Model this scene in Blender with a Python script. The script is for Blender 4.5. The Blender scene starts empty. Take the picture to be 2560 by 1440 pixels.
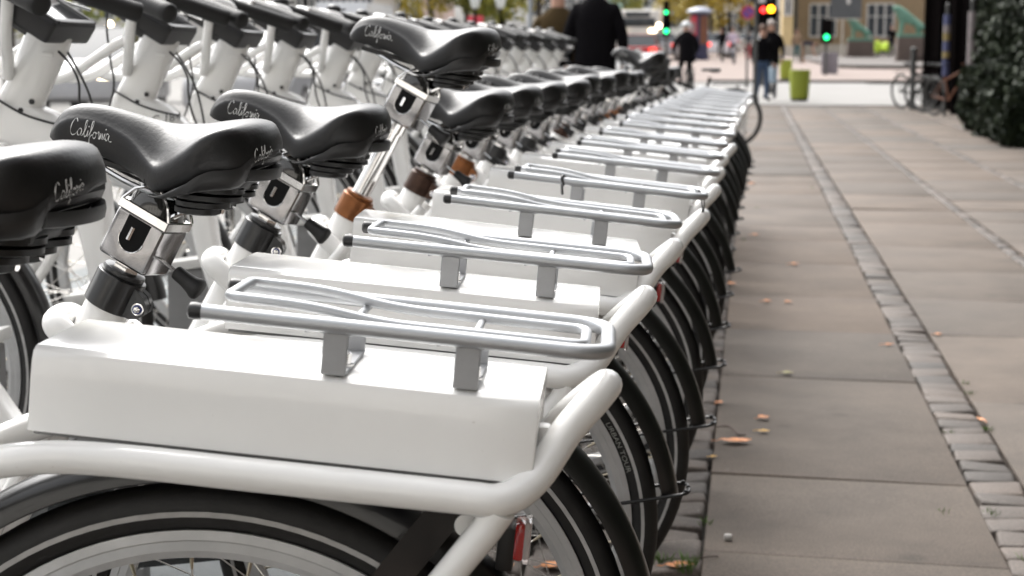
import bpy, bmesh, math, random
from mathutils import Vector, Matrix
from mathutils.bvhtree import BVHTree
from mathutils import noise as mnoise
R=math.radians; PI=math.pi
random.seed(7)
S=bpy.context.scene
COL=S.collection

# ------------------------------------------------------------------ camera
F_PX=4200.23; YAW=R(8.10372); PITCH=R(7.93532); ROLL=R(0.06236); CAMH=1.06514
fw=Vector((-math.sin(YAW)*math.cos(PITCH), math.cos(YAW)*math.cos(PITCH), -math.sin(PITCH)))
rt0=Vector((math.cos(YAW), math.sin(YAW), 0)); up0=rt0.cross(fw)
rt=rt0*math.cos(ROLL)+up0*math.sin(ROLL); up=up0*math.cos(ROLL)-rt0*math.sin(ROLL)
cam=bpy.data.cameras.new('camera'); cam_o=bpy.data.objects.new('camera',cam); COL.objects.link(cam_o)
m=Matrix((rt,up,-fw)).transposed().to_4x4(); m.translation=Vector((0,0,CAMH)); cam_o.matrix_world=m
cam.sensor_width=36; cam.lens=F_PX/2560*36; cam.clip_start=0.05; cam.clip_end=3000
cam.dof.use_dof=True; cam.dof.focus_distance=1.86; cam.dof.aperture_fstop=9.5
S.camera=cam_o
def px(x,y,Y):
    "world point seen at photo pixel (x,y) at world distance Y (used only to read positions off the photograph)"
    d=fw+rt*((x-1280)/F_PX)-up*((y-720)/F_PX); return Vector((0,0,CAMH))+d*(Y/d.y)
def gx(x,Y): return px(x,140,Y).x

# ------------------------------------------------------------------ world + sun (bright overcast)
W=bpy.data.worlds.new('World'); S.world=W; W.use_nodes=True
nt=W.node_tree; nt.nodes.clear()
SUN_EL=R(52); SUN_AZ=R(-35)      # azimuth measured from +Y, towards -X
sky=nt.nodes.new('ShaderNodeTexSky'); sky.sky_type='NISHITA'; sky.sun_disc=False
sky.sun_elevation=SUN_EL; sky.sun_rotation=SUN_AZ; sky.dust_density=6; sky.air_density=1.2; sky.ozone_density=1
hs=nt.nodes.new('ShaderNodeHueSaturation'); hs.inputs['Saturation'].default_value=.13
bg=nt.nodes.new('ShaderNodeBackground'); bg.inputs['Strength'].default_value=.150
wo=nt.nodes.new('ShaderNodeOutputWorld')
nt.links.new(sky.outputs[0],hs.inputs['Color']); nt.links.new(hs.outputs[0],bg.inputs['Color']); nt.links.new(bg.outputs[0],wo.inputs[0])
sun=bpy.data.lights.new('sun','SUN'); sun.energy=.8; sun.angle=R(40); sun.color=(1,.965,.915)
so=bpy.data.objects.new('sun',sun); COL.objects.link(so)
sd=Vector((math.sin(SUN_AZ)*math.cos(SUN_EL), math.cos(SUN_AZ)*math.cos(SUN_EL), math.sin(SUN_EL)))
so.rotation_euler=sd.to_track_quat('Z','Y').to_euler()
vs=S.view_settings; vs.view_transform='Standard'; vs.look='None'; vs.gamma=1; vs.exposure=1.48

# ------------------------------------------------------------------ materials
M={}
def mat(name, col, rough=.5, metal=0, coat=0, bump=0, bscale=200, var=0, vscale=8, emit=None, estr=0, spec=.5, alpha=None, trans=0, col2=None, dirt=0):
    m=bpy.data.materials.new(name); m.use_nodes=True; n=m.node_tree; b=n.nodes['Principled BSDF']
    b.inputs['Base Color'].default_value=(*col,1); b.inputs['Roughness'].default_value=rough
    b.inputs['Metallic'].default_value=metal; b.inputs['Coat Weight'].default_value=coat; b.inputs['Coat Roughness'].default_value=.06
    b.inputs['Specular IOR Level'].default_value=spec
    b.inputs['Transmission Weight'].default_value=trans
    if emit: b.inputs['Emission Color'].default_value=(*emit,1); b.inputs['Emission Strength'].default_value=estr
    tc=n.nodes.new('ShaderNodeTexCoord')
    if var or col2:
        nz=n.nodes.new('ShaderNodeTexNoise'); nz.inputs['Scale'].default_value=vscale; nz.inputs['Detail'].default_value=6; nz.inputs['Roughness'].default_value=.6
        n.links.new(tc.outputs['Object'],nz.inputs['Vector'])
        r=n.nodes.new('ShaderNodeValToRGB')
        c2=col2 if col2 else tuple(min(1,c*(1+var)) for c in col); c1=col if col2 else tuple(c*(1-var) for c in col)
        r.color_ramp.elements[0].position=.35; r.color_ramp.elements[1].position=.65
        r.color_ramp.elements[0].color=(*c1,1); r.color_ramp.elements[1].color=(*c2,1)
        n.links.new(nz.outputs[0],r.inputs[0]); out=r.outputs[0]
        if dirt:
            n3=n.nodes.new('ShaderNodeTexNoise'); n3.inputs['Scale'].default_value=190; n3.inputs['Detail'].default_value=3
            n.links.new(tc.outputs['Object'],n3.inputs['Vector'])
            r3=n.nodes.new('ShaderNodeValToRGB'); r3.color_ramp.elements[0].position=.73; r3.color_ramp.elements[1].position=.78
            n.links.new(n3.outputs[0],r3.inputs[0])
            mx=n.nodes.new('ShaderNodeMixRGB'); mx.inputs[2].default_value=(.35,.31,.27,1)
            mm=n.nodes.new('ShaderNodeMath'); mm.operation='MULTIPLY'; mm.inputs[1].default_value=dirt
            n.links.new(r3.outputs[0],mm.inputs[0]); n.links.new(mm.outputs[0],mx.inputs[0]); n.links.new(out,mx.inputs[1]); out=mx.outputs[0]
        n.links.new(out,b.inputs['Base Color'])
    if bump:
        nb=n.nodes.new('ShaderNodeTexNoise'); nb.inputs['Scale'].default_value=bscale; nb.inputs['Detail'].default_value=4
        n.links.new(tc.outputs['Object'],nb.inputs['Vector'])
        bp=n.nodes.new('ShaderNodeBump'); bp.inputs['Strength'].default_value=bump; bp.inputs['Distance'].default_value=.002
        n.links.new(nb.outputs[0],bp.inputs['Height']); n.links.new(bp.outputs[0],b.inputs['Normal'])
    M[name]=m; return m
mat('white_paint',(.81,.803,.785),.2,coat=.5,var=.012,vscale=14,dirt=.30)
mat('silver',(.40,.41,.425),.40,metal=.6,bump=.05,bscale=900,var=.04,vscale=20)
mat('bracket_grey',(.33,.335,.345),.42,metal=.5,bump=.06,bscale=700,var=.05,vscale=30)
mat('chrome',(.72,.71,.70),.09,metal=1,bump=.03,bscale=60)
mat('brushed',(.33,.325,.33),.16,metal=1,bump=.06,bscale=90,var=.12,vscale=30)
mat('window_dark',(.006,.006,.006),.6,spec=.1)
mat('dark_chrome',(.06,.058,.055),.12,metal=.6,coat=.6)
mat('black_plastic',(.006,.006,.0065),.42,bump=.03,bscale=400,var=.2)
mat('black_gloss',(.003,.003,.003),.12,coat=.8,bump=.25,bscale=30)
mat('rubber_grip',(.006,.0055,.0055),.6,bump=.15,bscale=500)
mat('saddle_vinyl',(.0085,.008,.0085),.38,bump=.14,bscale=260,var=.12,vscale=30,spec=.38)
mat('saddle_trim',(.013,.0125,.013),.45,bump=.06,bscale=200)
mat('tyre',(.0085,.0075,.007),.62,bump=.2,bscale=300,var=.35,vscale=40)
mat('tyre_stripe',(.42,.41,.40),.5,var=.12,vscale=60)
mat('rim',(.46,.46,.46),.38,metal=.35,var=.08,vscale=20)
mat('spoke',(.55,.53,.5),.28,metal=.9)
mat('brass',(.45,.40,.31),.35,metal=.9)
mat('collar_black',(.009,.009,.0095),.32,metal=.2,coat=.3,var=.3,vscale=40)
mat('collar_brown',(.045,.022,.014),.32,metal=.6,var=.3,vscale=50)
mat('collar_copper',(.20,.075,.025),.30,metal=.7,var=.2,vscale=40)
mat('print_white',(.62,.62,.61),.5); mat('print_grey',(.30,.30,.27),.5); mat('print_red',(.5,.05,.03),.5); mat('marker',(.05,.05,.05),.5)
mat('red_lens',(.45,.012,.012),.15,coat=1); mat('clear_lens',(.75,.68,.66),.08,coat=1,trans=.6)
mat('display_glass',(.05,.052,.055),.04,coat=1,spec=1); mat('display_case',(.013,.0125,.0135),.45,bump=.08,bscale=300)
mat('cable',(.01,.01,.01),.45)
mat('fender',(.006,.0055,.006),.30,coat=.2,var=.2,vscale=30)
mat('lock_body',(.72,.71,.69),.35)
mat('bolt_blue',(.05,.06,.16),.3,metal=.6)
mat('dock_white',(.60,.595,.58),.35,var=.05,vscale=5)
mat('dock_grey',(.20,.20,.20),.5,var=.1,vscale=5)

# ------------------------------------------------------------------ mesh builder
class MB:
    def __init__(s): s.v=[]; s.f=[]; s.mi=[]; s.cur=0
    def add(s,vs,fs):
        o=len(s.v); s.v+= [tuple(v) for v in vs]
        for f in fs: s.f.append([i+o for i in f]); s.mi.append(s.cur)
    def box(s,c,d,rot=None):
        c=Vector(c); hx,hy,hz=d[0]/2,d[1]/2,d[2]/2
        vs=[Vector((x*hx,y*hy,z*hz)) for x in(-1,1) for y in(-1,1) for z in(-1,1)]
        if rot: vs=[rot@v for v in vs]
        s.add([v+c for v in vs],[(0,1,3,2),(4,6,7,5),(0,4,5,1),(2,3,7,6),(0,2,6,4),(1,5,7,3)])
    def rbox(s,c,d,r,rot=None,n=2):
        "box with rounded vertical+horizontal edges (bevelled via bmesh)"
        bm=bmesh.new(); bmesh.ops.create_cube(bm,size=1)
        for v in bm.verts: v.co=Vector((v.co.x*d[0],v.co.y*d[1],v.co.z*d[2]))
        bmesh.ops.bevel(bm,geom=bm.edges[:],offset=r,segments=n,affect='EDGES',profile=.6)
        vs=[v.co.copy() for v in bm.verts]; 
        for i,v in enumerate(bm.verts): v.index=i
        fs=[[v.index for v in f.verts] for f in bm.faces]; bm.free()
        c=Vector(c)
        if rot: vs=[rot@v for v in vs]
        s.add([v+c for v in vs],fs)
    def tube(s,pts,r,n=12,closed=False,caps=True,flat=None):
        pts=[Vector(p) for p in pts]; N=len(pts); rr=r if isinstance(r,(list,tuple)) else [r]*N
        prev=None; rings=[]
        for i,p in enumerate(pts):
            a=pts[i-1] if (i>0 or closed) else p; b=pts[(i+1)%N] if (i<N-1 or closed) else p
            t=(b-a).normalized() if (b-a).length>1e-9 else Vector((0,0,1))
            if prev is None:
                ref=Vector((0,0,1)) if abs(t.z)<.9 else Vector((0,1,0))
                nn=t.cross(ref).normalized()
            else:
                nn=(prev-t*prev.dot(t)); nn=nn.normalized() if nn.length>1e-6 else t.orthogonal().normalized()
            prev=nn; bb=t.cross(nn)
            rings.append([p+(nn*math.cos(2*PI*k/n)+bb*math.sin(2*PI*k/n)*(flat or 1))*rr[i] for k in range(n)])
        vs=[v for ring in rings for v in ring]; fs=[]
        M_=N if closed else N-1
        off=0
        if closed:
            # match twist
            best=min(range(n),key=lambda k:(rings[0][k]-rings[-1][0]).length)
            off=best
        for i in range(M_):
            j=(i+1)%N; o=off if (closed and j==0) else 0
            for k in range(n):
                fs.append((i*n+k, i*n+(k+1)%n, j*n+(k+1+o)%n, j*n+(k+o)%n))
        if caps and not closed:
            fs.append(tuple(range(n))[::-1]); fs.append(tuple((N-1)*n+k for k in range(n)))
        s.add(vs,fs)
    def lathe(s,c,axis,prof,n=24,ref=None):
        "prof: list of (dist along axis, radius)"
        c=Vector(c); ax=Vector(axis).normalized(); a=ax.orthogonal().normalized() if ref is None else Vector(ref).normalized(); b=ax.cross(a)
        vs=[];fs=[]
        for h,r in prof:
            for k in range(n):
                t=2*PI*k/n; vs.append(c+ax*h+(a*math.cos(t)+b*math.sin(t))*max(r,1e-5))
        for i in range(len(prof)-1):
            for k in range(n): fs.append((i*n+k,i*n+(k+1)%n,(i+1)*n+(k+1)%n,(i+1)*n+k))
        fs.append(tuple(range(n))[::-1]); fs.append(tuple((len(prof)-1)*n+k for k in range(n)))
        s.add(vs,fs)
    def ring(s,c,prof,a0=0,a1=2*PI,n=64,axis='w'):
        "revolve a closed profile [(radius, w)] about the w (y) axis through c; partial arcs allowed"
        full=abs(a1-a0-2*PI)<1e-6; P=len(prof); vs=[];fs=[]; N=n if full else n+1
        for i in range(N):
            t=a0+(a1-a0)*i/n
            for r,w in prof: vs.append((c[0]+r*math.cos(t),c[1]+w,c[2]+r*math.sin(t)))
        for i in range(n):
            j=(i+1)%N
            for k in range(P): fs.append((i*P+k,j*P+k,j*P+(k+1)%P,i*P+(k+1)%P))
        if not full: fs.append(tuple(range(P))); fs.append(tuple((N-1)*P+k for k in range(P))[::-1])
        s.add(vs,fs)
    def prism(s,poly,y0,y1):
        "poly [(x,z)] extruded along y"
        n=len(poly); vs=[(x,y0,z) for x,z in poly]+[(x,y1,z) for x,z in poly]
        s.add(vs,[tuple(range(n)),tuple(range(2*n-1,n-1,-1))]+[(i,i+n,(i+1)%n+n,(i+1)%n) for i in range(n)])
    def loft(s,secs,caps=True,closed=True):
        n=len(secs[0]); vs=[p for q in secs for p in q]; fs=[]
        for i in range(len(secs)-1):
            for k in range(n if closed else n-1): fs.append((i*n+k,(i+1)*n+k,(i+1)*n+(k+1)%n,i*n+(k+1)%n))
        if caps: fs.append(tuple(range(n))); fs.append(tuple((len(secs)-1)*n+k for k in range(n))[::-1])
        s.add(vs,fs)
    def build(s,name,mats,parent=None,smooth=40,loc=None):
        me=bpy.data.meshes.new(name); me.from_pydata(s.v,[],s.f)
        if not isinstance(mats,(list,tuple)): mats=[mats]
        for m_ in mats: me.materials.append(M[m_] if isinstance(m_,str) else m_)
        if len(mats)>1: me.polygons.foreach_set('material_index',s.mi)
        bm=bmesh.new(); bm.from_mesh(me); bmesh.ops.recalc_face_normals(bm,faces=bm.faces); bm.to_mesh(me); bm.free()
        if smooth: me.shade_smooth(); me.set_sharp_from_angle(angle=R(smooth))
        o=bpy.data.objects.new(name,me); COL.objects.link(o)
        if parent: o.parent=parent
        if loc is not None: o.location=loc
        return o
def tag(o,label=None,cat=None,group=None,kind=None):
    if label: o['label']=label
    if cat: o['category']=cat
    if group: o['group']=group
    if kind: o['kind']=kind
    return o
def empty(name,loc=(0,0,0),rot=(0,0,0)):
    o=bpy.data.objects.new(name,None); COL.objects.link(o); o.location=loc; o.rotation_euler=rot; o.empty_display_size=.1; return o
def copy_tree(o,parent=None,skip=()):
    c=o.copy(); COL.objects.link(c)
    if parent: c.parent=parent
    for ch in list(o.children):
        copy_tree(ch,c)
    return c
def fillet(P,r,n=6,closed=False):
    P=[Vector(p) for p in P]; out=[]; N=len(P)
    for i,p in enumerate(P):
        if not closed and i in(0,N-1): out.append(p); continue
        a=P[i-1]; b=P[(i+1)%N]; ri=r[i] if isinstance(r,(list,tuple)) else r
        da=(a-p); db=(b-p); l=min(ri,da.length*.49,db.length*.49); A=p+da.normalized()*l; B=p+db.normalized()*l
        for k in range(n+1):
            t=k/n; out.append(A*(1-t)**2+p*2*t*(1-t)+B*t*t)
    return out
def spline(P,n=6):
    P=[Vector(p) for p in P]; out=[]
    for i in range(len(P)-1):
        p0=P[max(i-1,0)];p1=P[i];p2=P[i+1];p3=P[min(i+2,len(P)-1)]
        for k in range(n):
            t=k/n; out.append(.5*((2*p1)+(p2-p0)*t+(2*p0-5*p1+4*p2-p3)*t*t+(3*p1-p0-3*p2+p3)*t**3))
    out.append(P[-1]); return out
def lerp(x,T):
    for (a,va),(b,vb) in zip(T,T[1:]):
        if x<=b or (b,vb)==T[-1]:
            t=min(1,max(0,(x-a)/(b-a))); t=t*t*(3-2*t)*.5+t*.5; return va+(vb-va)*t
def text_strips(txt,size,extr=.0004):
    "flat lettering mesh from the built-in font: returns (verts2d, faces)"
    cu=bpy.data.curves.new('t','FONT'); cu.body=txt; cu.size=size; cu.align_x='CENTER'; cu.align_y='CENTER'; cu.resolution_u=3
    o=bpy.data.objects.new('t',cu); COL.objects.link(o)
    dg=bpy.context.evaluated_depsgraph_get(); me=bpy.data.meshes.new_from_object(o.evaluated_get(dg))
    vs=[v.co.copy() for v in me.vertices]; fs=[list(p.vertices) for p in me.polygons]
    bpy.data.objects.remove(o); bpy.data.meshes.remove(me); return vs,fs

# ================================================================== THE SHARED CITY BICYCLE
# local frame: x forward, y to the rider's left (towards the camera), z up; rear hub at (0,0,.345)
RW=.345; WB=1.215
AX=Vector((-.38,0,.925)).normalized()           # seat tube axis (upwards)
SC=Vector((.3155,0,.757))                       # middle of the seat collar
MIR=(1,-1)

def wheel(parent,x,front):
    w=empty('front_wheel' if front else 'rear_wheel',(x,0,RW)); w.parent=parent
    t=MB()
    prof=[(.3025+.0425*.5+.0215*math.cos(a)*1.0,.0205*math.sin(a)) for a in [2*PI*k/14 for k in range(14)]]
    t.ring((0,0,0),prof,n=96)
    t.cur=1
    for s in MIR:   # reflective stripe
        r0,r1=.3185,.3235
        def wy(r): 
            c=(r-(.3025+.02125))/.0215; return .0205*math.sqrt(max(0,1-c*c))+.0004
        t.ring((0,0,0),[(r0,s*wy(r0)),(r1,s*wy(r1)),(r1,s*(wy(r1)-.001)),(r0,s*(wy(r0)-.001))],n=96)
    t.build('tyre',['tyre','tyre_stripe'],w)
    r=MB(); r.ring((0,0,0),[(.3045,-.0125),(.3045,.0125),(.296,.0135),(.2945,.0128),(.286,.0132),(.2785,.0085),(.2785,-.0085),(.286,-.0132),(.2945,-.0128),(.296,-.0135)],n=96)
    r.build('rim','rim',w,smooth=25)
    sp=MB()
    for k in range(32):
        a=2*PI*k/32; s=1 if k%2 else -1; off=R(62)*(1 if k%4<2 else -1)
        p0=Vector((.019*math.cos(a+off),s*.028,.019*math.sin(a+off))); p1=Vector((.2785*math.cos(a),s*.002,.2785*math.sin(a)))
        sp.cur=0; sp.tube([p0,p1],.001,5,caps=False)
        sp.cur=1; d=(p1-p0).normalized(); sp.tube([p1-d*.014,p1],[.0014,.0022],6)
    sp.build('spokes',['spoke','brass'],w)
    h=MB(); h.lathe((0,-.05,0),(0,1,0),[(0,.006),(.012,.006),(.012,.02),(.02,.024),(.026,.016),(.074,.016),(.08,.024),(.088,.02),(.088,.006),(.1,.006)])
    h.build('hub','brushed',w)
    # lettering on the tyre wall, curved round it
    l=MB()
    for txt,mi,ac,s in(('URBAN TOUR',0,R(150),1),):
        vs,fs=text_strips(txt,.0135); l.cur=mi; out=[]
        for v in vs:
            rr=.3105+v.y*.8; a=ac+v.x/rr
            c=(rr-(.3025+.02125))/.0215; wy=.0205*math.sqrt(max(0,1-c*c))+.0006
            out.append((rr*math.cos(a),wy*s,rr*math.sin(a)))
        l.add(out,fs)
    l.build('lettering',['print_grey','print_red'],w,smooth=0)
    return w

def saddle(parent):
    s=MB()
    ZC=[(.130,.944),(.132,.956),(.136,.966),(.142,.973),(.150,.977),(.165,.978),(.19,.973),(.22,.966),(.256,.963),(.28,.966),(.30,.970),(.34,.977),(.371,.977),(.388,.968),(.398,.955),(.404,.940)]
    ZR=[(.130,.938),(.132,.949),(.136,.958),(.142,.966),(.150,.970),(.165,.969),(.19,.961),(.21,.951),(.234,.935),(.25,.921),(.262,.917),(.278,.929),(.30,.946),(.34,.960),(.371,.962),(.388,.955),(.398,.945),(.404,.936)]
    ZB=[(.130,.926),(.134,.916),(.142,.912),(.155,.911),(.19,.905),(.22,.896),(.25,.885),(.262,.884),(.28,.896),(.30,.905),(.34,.918),(.371,.922),(.388,.924),(.398,.927),(.404,.932)]
    WW=[(.130,.072),(.132,.079),(.136,.084),(.142,.089),(.15,.093),(.17,.098),(.19,.099),(.21,.097),(.23,.090),(.25,.078),(.262,.069),(.275,.057),(.29,.045),(.31,.036),(.34,.029),(.371,.026),(.388,.021),(.398,.013),(.404,.005)]
    us=[.130,.1305,.132,.134,.137,.141,.146,.152,.158,.168,.18,.19,.20,.21,.22,.23,.24,.248,.256,.262,.268,.275,.282,.29,.30,.31,.325,.34,.355,.371,.380,.388,.394,.398,.402,.404]
    secs=[]
    for u in us:
        zc,zr,zb,w=(lerp(u,T) for T in(ZC,ZR,ZB,WW))
        half=[]
        for t in (0,.15,.3,.45,.6,.72,.82): 
            e=t/.82; half.append((w*t, zc+(zr-zc)*(e**2.2)))
        x1,z1=half[-1]
        for k in range(1,6):   # rounded shoulder
            a=PI/2*k/5; rr=min(.18*w, .018); half.append((x1+rr*math.sin(a)*1.0, z1-(.014)*(1-math.cos(a))*min(1,(zr-zb)/.05)))
        xo=half[-1][0]; zo=half[-1][1]
        half.append((xo*1.005+.001, zo+(zb-zo)*.5)); half.append((xo*.985, zb+(zo-zb)*.12)); half.append((xo*.955, zb)); half.append((xo*.86, zb+.004)); half.append((xo*.4,zb+.010)); 
        def nt(a): return u+max(0,1-(u-.130)/.09)*.030*(min(abs(a),.1)/.088)**2.4
        sec=[(nt(a),-a,b) for a,b in reversed(half[1:])]+[(nt(a),a,b) for a,b in half]
        secs.append(sec)
    s.loft(secs,caps=True)
    o=s.build('saddle','saddle_vinyl',parent,smooth=75)
    bm=bmesh.new(); bm.from_mesh(o.data)
    for _ in range(3): bmesh.ops.smooth_vert(bm,verts=[v for v in bm.verts if v.co.x>.15],factor=.5,use_axis_x=True,use_axis_y=True,use_axis_z=True)
    bm.to_mesh(o.data); bm.free(); o.data.shade_smooth()
    me=o.data
    # skirt band below the cover
    k=MB(); sec2=[]
    for sgn in MIR:
        ring=[]
        for u in [.130,.134,.140,.15,.16,.17,.19,.21,.23,.245,.256,.264]:
            zb,w=lerp(u,ZB),lerp(u,WW); 
            hh=.024*min(1,max(.12,(.268-u)/.10)); 
            xo=(w*.82+min(.18*w,.018))
            off=.0016; zb-=.0035
            u_=u; u=u+max(0,1-(u-.130)/.09)*.030*(min(xo,.1)/.088)**2.4
            ring.append([(u,sgn*(xo+off),zb+hh*.55),(u,sgn*(xo+off+.001),zb+hh*.25),(u,sgn*(xo+off-.001),zb-hh*.30),(u,sgn*(xo-.006),zb-hh*.42),(u,sgn*(xo-.02),zb-.002),(u,sgn*(xo-.012),zb+hh*.5)])
        k.loft(ring)
    # rear cross band
    ring=[]
    for t in [-1,-.8,-.5,-.2,0,.2,.5,.8,1]:
        w=.0735; zb=.915; b=-.030*(abs(t*w)/.088)**2.4
        ring.append([(.1296-b,t*w,zb+.008),(.1285-b,t*w,zb+.003),(.1296-b,t*w,zb-.005),(.136-b,t*w,zb-.007),(.142-b,t*w,zb)])
    k.loft(ring)
    k.build('saddle_trim','saddle_trim',o,smooth=60)
    # base plate, rails and elastomer springs
    b=MB(); b.rbox((.22,0,.898),(.11,.12,.014),.006)
    b.rbox((.31,0,.905),(.14,.03,.008),.003,Matrix.Rotation(-.18,3,'Y'))
    b.build('base_plate','black_plastic',o)
    for sg in MIR:
        e=MB()
        for j,(zz,rr) in enumerate(((.894,.035),(.885,.039),(.876,.032),(.868,.027))):
            e.lathe((.196+.006*j,sg*.036,zz-.005),(0,0,1),[(0,rr*.8),(.002,rr),(.0075,rr),(.0095,rr*.8)],n=20)
        e.build('spring','black_plastic',o)
    r=MB()
    for sg in MIR: r.tube(spline([(.36,sg*.008,.915),(.31,sg*.018,.892),(.265,sg*.022,.879),(.225,sg*.022,.875),(.185,sg*.034,.868)],4),.0035,8)
    r.build('saddle_rail','chrome',o)
    # handwritten "California" on the nose and on the tail corner, both sides
    bvh=BVHTree.FromPolygons([v.co for v in me.vertices],[list(p.vertices) for p in me.polygons])
    G=[[(.16,.30),(.13,.36),(.08,.34),(.03,.22),(.02,.08),(.07,0),(.14,.03),(.19,.10)],
       [(.28,.14),(.24,.17),(.19,.10),(.20,.02),(.25,.03),(.28,.14),(.27,.03),(.31,.03),(.37,.2),(.385,.34),(.355,.34),(.34,.12),(.36,0),(.40,.05),(.425,.15),(.415,.02),(.45,.05),(.51,.2),(.535,.34),(.50,.34),(.48,.1),(.46,-.14),(.48,-.12),(.49,.02),(.54,.08)],
       [(.60,.14),(.56,.12),(.55,.03),(.59,0),(.62,.07),(.60,.14),(.64,.11),(.665,.16),(.685,.13),(.68,.03),(.70,.02),(.725,.15),(.715,0),(.75,.13),(.775,.12),(.77,.02),(.80,.03),(.825,.15),(.815,.02),(.84,.04)],
       [(.91,.14),(.87,.15),(.85,.06),(.87,0),(.90,.04),(.925,.13),(.92,.02),(.96,-.005),(1.0,.0)],[(.432,.22),(.437,.25)],[(.832,.22),(.837,.25)]]
    def write(o3,dx,dy,cast,size,wid,flip=1):
        L=MB()
        for st in G:
            pts=spline([(x,y,0) for x,y in st],3)
            hit=[]
            for p in pts:
                q=o3+dx*(p.x*size*flip+(0 if flip>0 else size))+dy*(p.y*size)
                h=bvh.ray_cast(q-cast*.2,cast)
                if h[0] is None: continue
                hit.append((h[0]+h[1]*.0005,h[1]))
            if len(hit)<2: continue
            vs=[];fs=[]
            for i,(c,nn) in enumerate(hit):
                a=hit[max(0,i-1)][0]; b2=hit[min(len(hit)-1,i+1)][0]; t=(b2-a)
                if t.length<1e-7: t=Vector((1,0,0))
                sd_=nn.cross(t).normalized()*wid*(.6+.4*math.sin(i*.9)); vs+=[c-sd_,c+sd_]
            for i in range(len(hit)-1): fs.append((2*i,2*i+1,2*i+3,2*i+2))
            L.add(vs,fs)
        if L.v: L.build('lettering','print_white',o,smooth=0)
    write(Vector((.374,.0,.940)),Vector((-.985,0,-.07)),Vector((-.07,0,.985)),Vector((0,-1,0)),.054,.00062)
    write(Vector((.378,.0,.941)),Vector((-.985,0,-.06)),Vector((-.06,0,.985)),Vector((0,1,0)),.052,.00062,-1)
    write(Vector((.142,.068,.931)),Vector((-.20,-.95,.22)).normalized(),Vector((.1,.1,.99)).normalized(),Vector((.90,-.43,0)).normalized(),.042,.0007)
    return o

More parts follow.
